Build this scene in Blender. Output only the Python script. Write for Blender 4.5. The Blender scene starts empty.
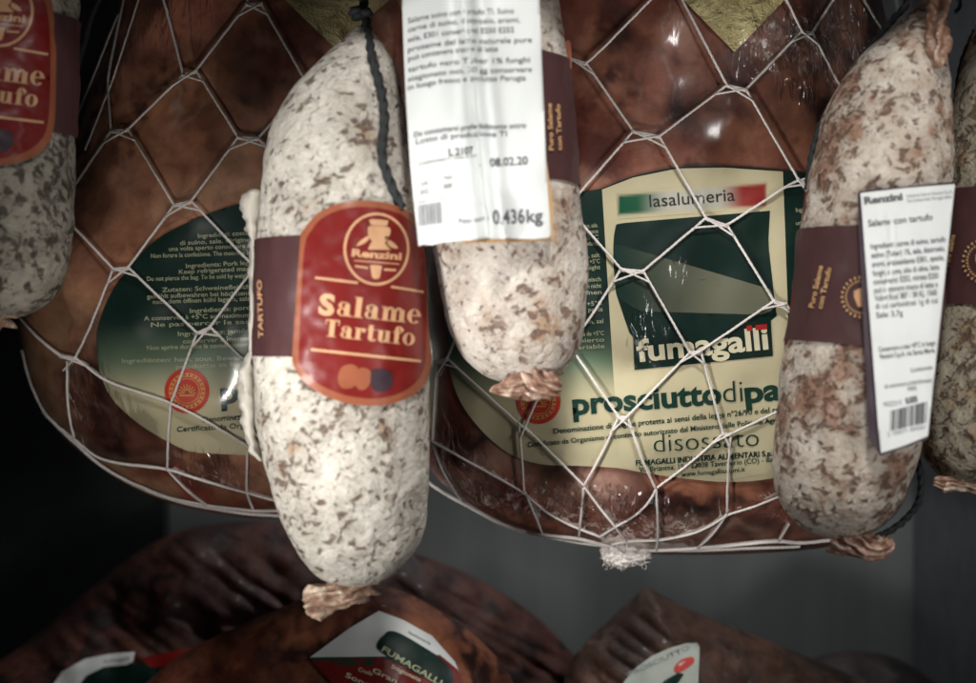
import bpy, bmesh, math, random
from mathutils import Vector, noise
random.seed(4)
S = bpy.context.scene
COL = S.collection
PI = math.pi
K = 0.0004            # metres per photo pixel at the plane of the hams
D = 0.6               # camera distance to that plane

def W(px, py, y=0.0):
    s = K*(y+D)/D
    return Vector(((px-488)*s, y, (341.5-py)*s))
def topx(v):
    s = K*(v.y+D)/D
    return (v.x/s+488, 341.5-v.z/s)
def lin(c):
    return tuple((x/255/12.92 if x/255 <= .04045 else ((x/255+.055)/1.055)**2.4) for x in c)
def mix(a, b, t):
    t = max(0, min(1, t)); return tuple(x+(y-x)*t for x, y in zip(a, b))
def sst(a, b, x):
    t = max(0, min(1, (x-a)/(b-a))); return t*t*(3-2*t)

# ------------------------------------------------------------------ materials
class NT:
    def __init__(s, name):
        s.m = bpy.data.materials.new(name); s.m.use_nodes = True
        s.t = s.m.node_tree; s.t.nodes.clear(); s.out = s.n('ShaderNodeOutputMaterial')
    def n(s, typ, **kw):
        x = s.t.nodes.new(typ)
        for k, v in kw.items(): setattr(x, k, v)
        return x
    def l(s, a, b): s.t.links.new(a, b)
    def coords(s, scale=(1, 1, 1), rot=(0, 0, 0)):
        c = s.n('ShaderNodeTexCoord'); mp = s.n('ShaderNodeMapping')
        mp.inputs['Scale'].default_value = scale; mp.inputs['Rotation'].default_value = rot
        s.l(c.outputs['Object'], mp.inputs['Vector']); return mp.outputs[0]
    def noise(s, vec, scale, detail=4, rough=.55, dist=0):
        x = s.n('ShaderNodeTexNoise'); s.l(vec, x.inputs['Vector'])
        x.inputs['Scale'].default_value = scale; x.inputs['Detail'].default_value = detail
        x.inputs['Roughness'].default_value = rough; x.inputs['Distortion'].default_value = dist
        return x.outputs['Fac']
    def ramp(s, fac, stops, interp='LINEAR'):
        r = s.n('ShaderNodeValToRGB'); s.l(fac, r.inputs[0]); e = r.color_ramp.elements
        r.color_ramp.interpolation = interp
        while len(e) < len(stops): e.new(.5)
        for i, (p, c) in enumerate(stops):
            e[i].position = p
            e[i].color = (*c, 1) if isinstance(c, tuple) else (c, c, c, 1)
        return r.outputs[0]
    def mixc(s, fac, a, b, bt='MIX'):
        x = s.n('ShaderNodeMix', data_type='RGBA', blend_type=bt)
        for sock, v in ((x.inputs[0], fac), (x.inputs[6], a), (x.inputs[7], b)):
            if hasattr(v, 'links'): s.l(v, sock)
            else: sock.default_value = v if isinstance(v, (int, float)) else (*v, 1)
        return x.outputs[2]
    def math(s, op, a, b=0.5):
        x = s.n('ShaderNodeMath', operation=op)
        for sock, v in zip(x.inputs, (a, b)):
            if hasattr(v, 'links'): s.l(v, sock)
            else: sock.default_value = v
        return x.outputs[0]
    def bump(s, h, strength, dist, normal=None):
        b = s.n('ShaderNodeBump'); s.l(h, b.inputs['Height'])
        if hasattr(strength, 'links'): s.l(strength, b.inputs['Strength'])
        else: b.inputs['Strength'].default_value = strength
        b.inputs['Distance'].default_value = dist
        if normal: s.l(normal, b.inputs['Normal'])
        return b.outputs[0]
    def pbsdf(s, col, rough, normal=None, metal=0, coat=0, spec=.5, sss=0, sheen=0):
        p = s.n('ShaderNodeBsdfPrincipled')
        for nm, v in (('Base Color', col), ('Roughness', rough), ('Metallic', metal), ('Coat Weight', coat), ('Specular IOR Level', spec)):
            if hasattr(v, 'links'): s.l(v, p.inputs[nm])
            else: p.inputs[nm].default_value = (*v, 1) if isinstance(v, tuple) else v
        if sss:
            p.inputs['Subsurface Weight'].default_value = sss
            p.inputs['Subsurface Radius'].default_value = (1, .5, .3); p.inputs['Subsurface Scale'].default_value = .003
        if sheen: p.inputs['Sheen Weight'].default_value = sheen
        p.inputs['Coat Roughness'].default_value = .08
        if normal: s.l(normal, p.inputs['Normal'])
        s.l(p.outputs[0], s.out.inputs[0]); return p

def mat_salami(name, base, base2, spot, bare, dens, bare_t, seed, dark=None):
    """white bloomed natural casing with brown freckles and bare patches"""
    t = NT(name)
    v = t.coords(rot=(.1*seed, .3, .2*seed))
    off = t.n('ShaderNodeVectorMath', operation='ADD'); t.l(v, off.inputs[0]); off.inputs[1].default_value = (seed*1.7, seed*.9, seed*2.3)
    v = off.outputs[0]
    warp = t.n('ShaderNodeTexNoise'); t.l(v, warp.inputs['Vector']); warp.inputs['Scale'].default_value = 120
    wv = t.n('ShaderNodeVectorMath', operation='MULTIPLY_ADD'); t.l(warp.outputs['Color'], wv.inputs[0])
    wv.inputs[1].default_value = (.006, .006, .006); t.l(v, wv.inputs[2]); v2 = wv.outputs[0]
    st = t.n('ShaderNodeMapping'); t.l(v2, st.inputs[0]); st.inputs['Scale'].default_value = (1.0, 1.0, 1.35); st.inputs['Rotation'].default_value = (0, .5, 0)
    v3 = st.outputs[0]
    big = t.noise(v2, 34, 3, .6); mid = t.noise(v2, 95, 5, .65)
    fine = t.noise(v3, 235, 3, .5, .3); fine2 = t.noise(v3, 520, 4, .6); dust = t.noise(v2, 1500, 3, .7)
    c = t.mixc(t.ramp(mid, [(.38, 0.), (.66, 1.)]), base, base2)
    c = t.mixc(t.math('MULTIPLY', t.ramp(t.math('ADD', t.math('MULTIPLY', big, .6), t.math('MULTIPLY', fine2, .4)), [(.43, 0.), (.60, 1.)]), .7), c, tuple(x*.60 for x in base2))
    # brown-yellow bare casing
    bf = t.ramp(t.math('ADD', t.math('MULTIPLY', big, .5), t.math('MULTIPLY', mid, .5)), [(bare_t, 0.), (bare_t+.05, 1.)])
    c = t.mixc(t.math('MULTIPLY', bf, .75), c, bare)
    # freckles; density varies over the casing
    th = t.math('ADD', t.math('ADD', t.math('MULTIPLY', fine, .68), t.math('MULTIPLY', mid, .2)), t.math('MULTIPLY', big, .17))
    sf = t.ramp(th, [(dens-.012, 0.), (dens+.045, .85), (dens+.12, 1.)])
    c = t.mixc(sf, c, spot)
    th2 = t.math('ADD', t.math('MULTIPLY', fine2, .75), t.math('MULTIPLY', big, .3))
    sf2 = t.ramp(th2, [(dens+.045, 0.), (dens+.075, .8)])
    c = t.mixc(sf2, c, tuple(x*.8 for x in spot))
    c = t.mixc(t.ramp(dust, [(.35, 0.), (.75, .16)]), c, tuple(min(1, x*1.25) for x in base))
    h = t.math('ADD', t.math('MULTIPLY', sf, -.6), t.math('MULTIPLY', mid, 1.3))
    h = t.math('ADD', h, t.math('MULTIPLY', fine2, .5))
    h = t.math('ADD', h, t.math('MULTIPLY', dust, .16))
    wr = t.math('ABSOLUTE', t.math('SUBTRACT', t.noise(v3, 75, 2, .5, .8), .5)); h = t.math('ADD', h, t.math('MULTIPLY', wr, 1.6))
    nrm = t.bump(h, .85, .0018)
    t.pbsdf(c, .82, nrm, spec=.25)
    return t.m

def mat_attr(name, rough, bump=0., bscale=600, coat=0, spec=.4, sss=0, detail=None):
    t = NT(name)
    a = t.n('ShaderNodeAttribute', attribute_name='Col'); c = a.outputs['Color']
    v = t.coords(); n = t.noise(v, bscale, 5, .6)
    if detail: c = t.mixc(t.ramp(t.noise(v, detail, 6, .62, .6), [(.3, .7), (.62, 0.)]), c, t.mixc(1., c, (.36, .30, .28), 'MULTIPLY'))
    nr = t.bump(n, bump, .001) if bump else None
    t.pbsdf(c, rough, nr, coat=coat, spec=spec, sss=sss); return t.m
def mat_plain(name, col, rough=.6, bump=0., bscale=900, var=.15, metal=0, coat=0, spec=.4):
    t = NT(name); v = t.coords(); n = t.noise(v, bscale, 4, .6); n2 = t.noise(v, 70, 4, .6)
    c = t.mixc(t.ramp(n2, [(.3, 1.), (.7, 0.)]), col, tuple(x*(1-var) for x in col))
    t.pbsdf(c, rough, t.bump(n, bump, .0006) if bump else None, metal=metal, coat=coat, spec=spec); return t.m

M = {}
def build_mats():
    M['s1'] = mat_salami('bloomed_casing', (.63, .595, .53), (.44, .395, .33), (.075, .034, .018), (.32, .19, .105), .590, .61, 1.0)
    M['s2'] = mat_salami('bloomed_casing_tan', (.62, .575, .515), (.44, .36, .29), (.10, .04, .022), (.30, .17, .09), .590, .565, 2.0)
    M['s3'] = mat_salami('bloomed_casing_brown', (.58, .53, .46), (.38, .29, .22), (.09, .034, .017), (.22, .095, .052), .565, .520, 3.4)
    M['s4'] = mat_salami('bloomed_casing_ochre', (.40, .37, .29), (.28, .23, .165), (.07, .04, .026), (.34, .22, .11), .55, .53, 5.2)
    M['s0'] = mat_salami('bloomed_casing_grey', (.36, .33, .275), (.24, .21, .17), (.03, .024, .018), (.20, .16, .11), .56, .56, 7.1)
    M['ham'] = mat_attr('cured_ham_meat', .48, .35, 170, coat=.12, spec=.45, sss=.05, detail=95)
    M['darkham'] = mat_attr('dark_rind', .66, 1., 150, coat=.04, spec=.3, detail=110)
    M['print'] = mat_attr('printed_paper', .42, .05, 500, spec=.35)
    M['red'] = mat_plain('badge_red', lin((110, 23, 20)), .36, .08, 700, .12)
    M['copper'] = mat_plain('badge_copper', lin((142, 80, 54)), .4, .05)
    M['gold'] = mat_plain('gold_print', lin((200, 154, 116)), .4, 0)
    M['gold2'] = mat_plain('tan_print', lin((196, 156, 108)), .5, 0)
    M['plum'] = mat_plain('plum_band', lin((72, 46, 47)), .42, .1, 800, .15)
    M['truffle'] = mat_plain('truffle_print', lin((52, 36, 46)), .5, 0)
    M['cream'] = mat_plain('cream_paper', lin((206, 196, 162)), .42, .05, 500, .06)
    M['paper'] = mat_plain('white_thermal_paper', (.64, .665, .655), .5, .06, 500, .04)
    M['fold'] = mat_plain('folded_sticker_edge', (.46, .425, .37), .5, .1, 500, .15)
    M['dullpaper'] = mat_plain('dull_label_paper', (.36, .39, .35), .6, .05, 400, .15)
    M['softink'] = mat_plain('thermal_ink', (.10, .105, .11), .5)
    M['ink'] = mat_plain('black_ink', (.022, .024, .026), .5)
    M['greyink'] = mat_plain('worn_ink', (.24, .25, .26), .5)
    M['green'] = mat_plain('dark_green_print', lin((9, 38, 32)), .4, 0, 500, .1)
    M['greenink'] = mat_plain('dark_green_ink', lin((16, 58, 48)), .45)
    M['paleink'] = mat_plain('pale_print', lin((176, 180, 146)), .5)
    M['whiteink'] = mat_plain('cream_print', lin((224, 216, 186)), .45)
    M['sealred'] = mat_plain('seal_red', lin((200, 52, 34)), .45)
    M['sealgold'] = mat_plain('seal_gold', lin((218, 156, 84)), .45)
    M['redink'] = mat_plain('red_print', lin((176, 40, 34)), .45)
    M['string'] = mat_plain('cotton_string', (.78, .73, .69), .8, .4, 3000, .12, spec=.2)
    M['cord'] = mat_plain('black_cord', (.018, .02, .022), .7, .5, 2500, .2)
    M['metal'] = mat_plain('dark_metal', (.03, .03, .032), .4, 0, metal=.6)
    # casing ends
    t = NT('gathered_casing'); v = t.coords((1, 1, 1)); n = t.noise(v, 260, 5, .7, .5)
    t.pbsdf(t.ramp(n, [(.3, lin((96, 56, 40))), (.5, lin((158, 128, 106))), (.68, lin((214, 200, 182)))]), .55, t.bump(n, .7, .0012), coat=.2); M['tail'] = t.m
    t = NT('red_gathered_casing'); v = t.coords((1, 1, 1)); n = t.noise(v, 230, 5, .7, .5)
    t.pbsdf(t.ramp(n, [(.3, lin((88, 46, 34))), (.5, lin((132, 98, 80))), (.7, lin((198, 178, 158)))]), .45, t.bump(n, .7, .0012), coat=.3); M['tailred'] = t.m
    # gold foil
    t = NT('crumpled_gold_foil'); v = t.coords(); n = t.noise(v, 75, 6, .65, 1.2); n2 = t.noise(v, 260, 4, .6, .6)
    h = t.math('ADD', n, t.math('MULTIPLY', n2, .25))
    t.pbsdf(t.mixc(n, lin((190, 166, 96)), lin((250, 240, 190))), .42, t.bump(h, 1., .009), metal=.2); M['foil'] = t.m
    # clear film: reflections over transparency, strongly creased where the attribute says so
    t = NT('clear_film'); v = t.coords(); a = t.n('ShaderNodeAttribute', attribute_name='Crease')
    vs = t.coords((1.5, 1, .42), (0, .7, 0))
    w1 = t.noise(vs, 46, 2, .5, 1.); w2 = t.noise(vs, 120, 2.5, .5, .8); w3 = t.noise(v, 22, 2, .5)
    r1 = t.math('ABSOLUTE', t.math('SUBTRACT', w1, .5)); r2 = t.math('ABSOLUTE', t.math('SUBTRACT', w2, .5))
    h = t.math('ADD', t.math('MULTIPLY', r1, -1.5), t.math('MULTIPLY', r2, -.62))
    h = t.math('MULTIPLY', h, a.outputs['Fac'])
    h = t.math('ADD', h, t.math('MULTIPLY', w3, .045))
    nr = t.bump(h, 1., .009)
    fr = t.n('ShaderNodeFresnel'); fr.inputs['IOR'].default_value = 1.5; t.l(nr, fr.inputs['Normal'])
    gl = t.n('ShaderNodeBsdfGlossy'); gl.inputs['Roughness'].default_value = .17; t.l(nr, gl.inputs['Normal']); gl.inputs['Color'].default_value = (1, 1, 1, 1)
    tr = t.n('ShaderNodeBsdfTransparent'); tr.inputs[0].default_value = (.96, .96, .955, 1)
    mx = t.n('ShaderNodeMixShader'); t.l(t.math('MINIMUM', fr.outputs[0], .42), mx.inputs[0]); t.l(tr.outputs[0], mx.inputs[1]); t.l(gl.outputs[0], mx.inputs[2])
    t.l(mx.outputs[0], t.out.inputs[0]); M['film'] = t.m
    # setting
    t = NT('brushed_grey_panel'); v = t.coords((1, 1, .04)); n = t.noise(v, 60, 5, .6); n2 = t.noise(t.coords(), 9, 3)
    c = t.mixc(n, (.20, .21, .205), (.38, .40, .39)); c = t.mixc(t.math('MULTIPLY', n2, .6), c, (.17, .18, .18))
    t.pbsdf(c, .5, t.bump(n, .15, .001), metal=.0); M['panel'] = t.m
    M['side'] = mat_plain('dark_side_panel', (.030, .033, .034), .55, .1, 60, .3)
    M['side2'] = mat_plain('grey_side_panel', (.09, .093, .10), .55, .1, 60, .3)
    M['shelf'] = mat_plain('dark_shelf', (.02, .02, .02), .5, .1, 60, .3)
build_mats()

# ------------------------------------------------------------------ objects
def tag(o, label=None, cat=None, group=None, kind=None):
    for k, v in (('label', label), ('category', cat), ('group', group), ('kind', kind)):
        if v: o[k] = v
    return o
def thing(name, label, cat, loc, group=None):
    o = bpy.data.objects.new(name, None); COL.objects.link(o); o.location = loc; o.empty_display_size = .02
    return tag(o, label, cat, group)
def wloc(o):
    v = Vector((0, 0, 0))
    while o: v += o.location; o = o.parent
    return v
def meshobj(name, verts, faces, mat, parent=None, smooth=True, col=None, attr=None):
    me = bpy.data.meshes.new(name)
    off = wloc(parent) if parent else Vector((0, 0, 0))
    me.from_pydata([tuple(v-off) for v in verts], [], faces); me.materials.append(mat)
    if smooth: me.polygons.foreach_set('use_smooth', [True]*len(me.polygons))
    if col:
        a = me.color_attributes.new('Col', 'FLOAT_COLOR', 'POINT')
        a.data.foreach_set('color', [x for c in col for x in (c[0], c[1], c[2], 1.)])
    if attr:
        for nm, vals in attr.items():
            a = me.attributes.new(nm, 'FLOAT', 'POINT'); a.data.foreach_set('value', vals)
    me.update()
    o = bpy.data.objects.new(name, me); COL.objects.link(o); o.parent = parent
    return o
class MB:                     # gathers shapes that belong to one mesh
    def __init__(s): s.v = []; s.f = []; s.c = []
    def add(s, vf, col=None):
        v, f = vf[0], vf[1]; b = len(s.v)
        s.v += v; s.f += [[i+b for i in q] for q in f]
        if col: s.c += [col]*len(v)
    def build(s, name, mat, parent=None, smooth=True): return meshobj(name, s.v, s.f, mat, parent, smooth, s.c or None)

def catmull(pts, n):
    out = []
    P = [pts[0]*2-pts[1]] + list(pts) + [pts[-1]*2-pts[-2]]
    for i in range(1, len(P)-2):
        a, b, c, d = P[i-1:i+3]
        for j in range(n):
            t = j/n
            out.append(.5*((2*b)+(c-a)*t+(2*a-5*b+4*c-d)*t*t+(3*b-a-3*c+d)*t*t*t))
    out.append(Vector(pts[-1])); return out
def tube(path, rad, segs=8, plies=0, twist=0., depth=.2, jitter=0., cap=True):
    """tube along 3D points; plies > 0 gives a twisted rope section"""
    n = len(path); R = rad if isinstance(rad, (list, tuple)) else [rad]*n
    V = []; F = []; up = Vector((0, -1, .13)).normalized(); dist = 0
    for i, p in enumerate(path):
        t = (path[min(i+1, n-1)]-path[max(i-1, 0)])
        if t.length < 1e-9: t = Vector((0, 0, 1))
        t.normalize(); u = (up-t*up.dot(t))
        if u.length < 1e-4: u = Vector((1, 0, 0))
        u.normalize(); w = t.cross(u)
        if i: dist += (p-path[i-1]).length
        for k in range(segs):
            a = 2*PI*k/segs; r = R[i]
            if plies: r *= 1+depth*math.cos(plies*(a-dist*twist))
            if jitter: r *= 1+jitter*noise.noise(Vector((a*1.3, dist*900, i*.13)))
            V.append(p+(u*math.cos(a)+w*math.sin(a))*r)
    for i in range(n-1):
        for k in range(segs):
            a = i*segs+k; b = i*segs+(k+1) % segs
            F.append([a, b, b+segs, a+segs])
    if cap: F.append(list(range(segs))[::-1]); F.append([(n-1)*segs+k for k in range(segs)])
    return V, F

# ---- flat outlines in photo pixels, cut into small faces and laid on a surface
def lay(verts2, faces2, fn, off, step=None, warp=None):
    bm = bmesh.new(); vs = [bm.verts.new((x, y, 0)) for x, y in verts2]
    for f in faces2:
        try: bm.faces.new([vs[i] for i in f])
        except Exception: pass
    if step:
        bmesh.ops.triangulate(bm, faces=[f for f in bm.faces if len(f.verts) > 4], ngon_method='EAR_CLIP')
        xs = [v.co.x for v in bm.verts]; ys = [v.co.y for v in bm.verts]
        for ax, lo, hi in ((0, min(xs), max(xs)), (1, min(ys), max(ys))):
            q = math.floor(lo/step)*step+step
            while q < hi:
                co = (q, 0, 0) if ax == 0 else (0, q, 0); no = (1, 0, 0) if ax == 0 else (0, 1, 0)
                bmesh.ops.bisect_plane(bm, geom=bm.verts[:]+bm.edges[:]+bm.faces[:], plane_co=co, plane_no=no, dist=1e-5)
                q += step
        bmesh.ops.remove_doubles(bm, verts=bm.verts[:], dist=.02)
    if step: bmesh.ops.dissolve_degenerate(bm, dist=.04, edges=bm.edges[:])
    bm.verts.index_update()
    P = []; V = []
    for v in bm.verts:
        x, y = v.co.x, v.co.y
        if warp: x, y = warp(x, y)
        P.append((x, y)); V.append(fn(x, y, off))
    F = []
    for f in bm.faces:
        ids = [v.index for v in f.verts]
        a, b, c = V[ids[0]], V[ids[1]], V[ids[2]]
        nn = (b-a).cross(c-a)
        F.append(ids if nn.y < 0 else ids[::-1])
    bm.free(); return V, F, P
def poly(pts): return [tuple(p) for p in pts], [list(range(len(pts)))]
def smooth_poly(pts, n=6):
    """closed Catmull-Rom outline"""
    m = len(pts); o = []
    for i in range(m):
        a, b, c, d = [Vector(pts[(i+q) % m]) for q in (-1, 0, 1, 2)]
        for j in range(n):
            t = j/n; o.append(tuple(.5*((2*b)+(c-a)*t+(2*a-5*b+4*c-d)*t*t+(3*b-a-3*c+d)*t*t*t)))
    return o
def ellipse(cx, cy, rx, ry, n=48, a0=0, a1=2*PI, rot=0):
    o = []
    for i in range(n):
        a = a0+(a1-a0)*i/n; x = rx*math.cos(a); y = ry*math.sin(a)
        o.append((cx+x*math.cos(rot)-y*math.sin(rot), cy+x*math.sin(rot)+y*math.cos(rot)))
    return o
def ring(cx, cy, rx, ry, w, n=56, a0=0, a1=2*PI, serr=0, nser=0, w2=None):
    V = []; F = []; full = abs(a1-a0-2*PI) < 1e-6; m = n if full else n+1
    for i in range(m):
        a = a0+(a1-a0)*i/n; s = 1+serr*(i % 2)
        V.append((cx+rx*s*math.cos(a), cy+ry*s*math.sin(a)))
        V.append((cx+(rx-(w2 or w))*math.cos(a), cy+(ry-w)*math.sin(a)))
    for i in range(n):
        j = (i+1) % m; F.append([2*i, 2*j, 2*j+1, 2*i+1])
    return V, F
def line(x0, y0, x1, y1, w):
    dx, dy = x1-x0, y1-y0; L = math.hypot(dx, dy); nx, ny = -dy/L*w/2, dx/L*w/2
    return poly([(x0+nx, y0+ny), (x1+nx, y1+ny), (x1-nx, y1-ny), (x0-nx, y0-ny)])
def merge(*items):
    V = []; F = []
    for v, f in items:
        b = len(V); V += v; F += [[i+b for i in q] for q in f]
    return V, F
_tc = {}
def glyphs(s, bold=0.):
    key = (s, bold)
    if key not in _tc:
        c = bpy.data.curves.new('t', 'FONT'); c.body = s; c.size = 1; c.offset = bold; c.resolution_u = 3; c.fill_mode = 'FRONT'
        o = bpy.data.objects.new('t', c); COL.objects.link(o)
        dg = bpy.context.evaluated_depsgraph_get(); dg.update()
        me = o.evaluated_get(dg).to_mesh()
        V = [(v.co.x, v.co.y) for v in me.vertices]; F = [list(p.vertices) for p in me.polygons]
        o.evaluated_get(dg).to_mesh_clear(); bpy.data.objects.remove(o); bpy.data.curves.remove(c)
        _tc[key] = (V, F)
    return _tc[key]
def text(s, x0, y0, x1, y1, h, bold=0., align=None, shear=0.):
    """writing with its baseline from (x0,y0) to (x1,y1) in photo pixels; h = height of a capital"""
    V, F = glyphs(s, bold)
    if not V: return [], []
    xs = [v[0] for v in V]; a, b = min(xs), max(xs)
    L = math.hypot(x1-x0, y1-y0); ux, uy = (x1-x0)/L, (y1-y0)/L; sx = L/(b-a); sy = h/.70
    out = []
    for x, y in V:
        u = (x-a)*sx; w = y*sy; u += w*shear
        out.append((x0+ux*u+uy*w, y0+uy*u-ux*w))
    return out, F
def fat(s, x0, y0, x1, y1, h):
    """hand-drawn fat-face serif letters, list of separate strokes"""
    P = []; pen = 0.
    def R(a, b, c, d): P.append(poly([(pen+a, b), (pen+c, b), (pen+c, d), (pen+a, d)]))
    def serif(a, c, y, t=.05): R(a, y, c, y+t)
    for ch in s:
        if ch == 'S':
            V, F = glyphs('S', .045); P.append(([(pen+v[0]*1.38, v[1]*1.38) for v in V], F))
            pen += .74
        elif ch == 'T':
            R(.25, 0, .50, .98); R(.02, .90, .73, .98); R(.02, .68, .08, .98); R(.67, .68, .73, .98); serif(.15, .60, 0); pen += .80
        elif ch == 'a':
            R(.33, .06, .55, .58); P.append(ring(pen+.24, .20, .21, .20, .045, 30, w2=.13)); P.append(ring(pen+.30, .50, .25, .20, .05, 20, 0, PI*.95, w2=.10)); R(.07, .42, .22, .55); serif(.36, .66, 0, .06); pen += .69
        elif ch == 'l':
            R(.10, 0, .34, 1.0); serif(.02, .42, 0); serif(.02, .2, .95); pen += .47
        elif ch == 'm':
            for q in (0, .34, .68): R(.10+q, 0, .31+q, .60); serif(.04+q, .38+q, 0)
            R(.02, .62, .25, .68)
            for q in (0, .34): P.append(ring(pen+.40+q, .52, .16, .18, .06, 14, 0, PI, w2=.14))
            pen += 1.09
        elif ch == 'e':
            P.append(ring(pen+.31, .35, .29, .36, .05, 40, .0, PI*1.78, w2=.19)); R(.14, .35, .58, .41); pen += .63
        elif ch == 'r':
            R(.10, 0, .33, .68); serif(.02, .44, 0); serif(.02, .2, .63); P.append(poly(ellipse(pen+.47, .57, .11, .12, 16))); R(.3, .60, .46, .66); pen += .61
        elif ch == 't':
            R(.12, .08, .34, .90); serif(.02, .48, .62); P.append(ring(pen+.33, .13, .20, .14, .05, 16, PI, 2*PI, w2=.16)); pen += .54
        elif ch == 'u':
            R(.09, .12, .31, .68); R(.43, .04, .65, .68); serif(.0, .2, .63); serif(.36, .5, .63); serif(.5, .74, 0); P.append(ring(pen+.32, .16, .23, .17, .05, 16, PI, 2*PI, w2=.18)); pen += .77
        elif ch == 'f':
            R(.12, 0, .34, .80); serif(.02, .48, .62); serif(.03, .44, 0); P.append(ring(pen+.33, .80, .21, .20, .05, 16, 0, PI, w2=.17)); P.append(poly(ellipse(pen+.48, .80, .09, .09, 14))); pen += .53
        elif ch == 'o':
            P.append(ring(pen+.32, .345, .31, .36, .05, 40, w2=.20)); pen += .67
    L = math.hypot(x1-x0, y1-y0); ux, uy = (x1-x0)/L, (y1-y0)/L; sx = L/pen
    return [([(x0+ux*x*sx+uy*y*h, y0+uy*x*sx-ux*y*h) for x, y in V], F) for V, F in P]

# ------------------------------------------------------------------ surfaces
class Ham:
    """cushion-shaped body: star-shaped outline, bulging towards the viewer"""
    def __init__(s, outline, centre, ymid, T, p=2.6, q=.5, lump=.003, lscale=22, seed=0):
        s.ymid, s.T, s.p, s.q, s.lump, s.ls, s.seed = ymid, T, p, q, lump, lscale, seed
        s.c = W(*centre, ymid); pts = []
        for a in smooth_poly(outline, 8):
            v = W(a[0], a[1], ymid)-s.c; pts.append((math.atan2(v.z, v.x), math.hypot(v.x, v.z)))
        pts.sort(); N = 1440; s.N = N; s.R = []; j = 0; ext = [(pts[-1][0]-2*PI, pts[-1][1])]+pts+[(pts[0][0]+2*PI, pts[0][1])]
        for i in range(N+1):
            a = -PI+2*PI*i/N
            while j < len(ext)-2 and ext[j+1][0] < a: j += 1
            (a0, r0), (a1, r1) = ext[j], ext[j+1]
            s.R.append(r0+(r1-r0)*max(0, min(1, (a-a0)/max(1e-9, a1-a0))))
    def rad(s, th):
        u = (th+PI)/(2*PI)*s.N; i = int(u) % s.N; f = u-int(u); return s.R[i]*(1-f)+s.R[i+1]*f
    def y(s, X, Z):
        dx, dz = X-s.c.x, Z-s.c.z; r = math.hypot(dx, dz)/s.rad(math.atan2(dz, dx))
        return s.yr(r, X, Z)
    def yr(s, r, X, Z):
        if r >= 1: return s.ymid
        b = (1-r**s.p)**s.q
        v = Vector((X*s.ls+s.seed, s.seed*.37, Z*s.ls))
        return s.ymid-s.T*b-(s.lump*noise.noise(v)+s.lump*.4*noise.noise(v*2.7))*min(1, b*1.6)
    def on(s, px, py, off=0.):
        y = s.ymid-s.T*.8
        for i in range(7):
            w = W(px, py, y); y = y*.3+.7*s.y(w.x, w.z)
        return W(px, py, y-off)
    def mesh(s, nr=150, na=420, front=lambda v: 0., back=True):
        V = [];
        V.append(Vector((s.c.x, s.y(s.c.x, s.c.z)-front(s.c), s.c.z)))
        for i in range(1, nr+1):
            r = math.sin(i/nr*PI/2)
            for k in range(na):
                a = -PI+2*PI*k/na; R = s.rad(a)*r; X = s.c.x+R*math.cos(a); Z = s.c.z+R*math.sin(a)
                v = Vector((X, s.yr(r, X, Z), Z)); v.y -= front(v)*min(1, (1-r)*12); V.append(v)
        F = [[0, 1+(k+1) % na, 1+k] for k in range(na)]
        for i in range(nr-1):
            for k in range(na):
                a = 1+i*na+k; b = 1+i*na+(k+1) % na
                F.append([a, b, b+na, a+na])
        if back:
            base = 1+(nr-1)*na; prev = base; nb = 10
            for i in range(1, nb+1):
                r = math.cos(i/(nb+1)*PI/2); st = len(V)
                for k in range(na):
                    a = -PI+2*PI*k/na; R = s.rad(a)*r
                    V.append(Vector((s.c.x+R*math.cos(a), s.ymid+s.T*.8*(1-r**s.p)**s.q, s.c.z+R*math.sin(a))))
                for k in range(na):
                    F.append([prev+k, prev+(k+1) % na, st+(k+1) % na, st+k])
                prev = st
            V.append(Vector((s.c.x, s.ymid+s.T*.8, s.c.z))); e = len(V)-1
            for k in range(na): F.append([prev+k, prev+(k+1) % na, e])
        return V, F

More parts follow.
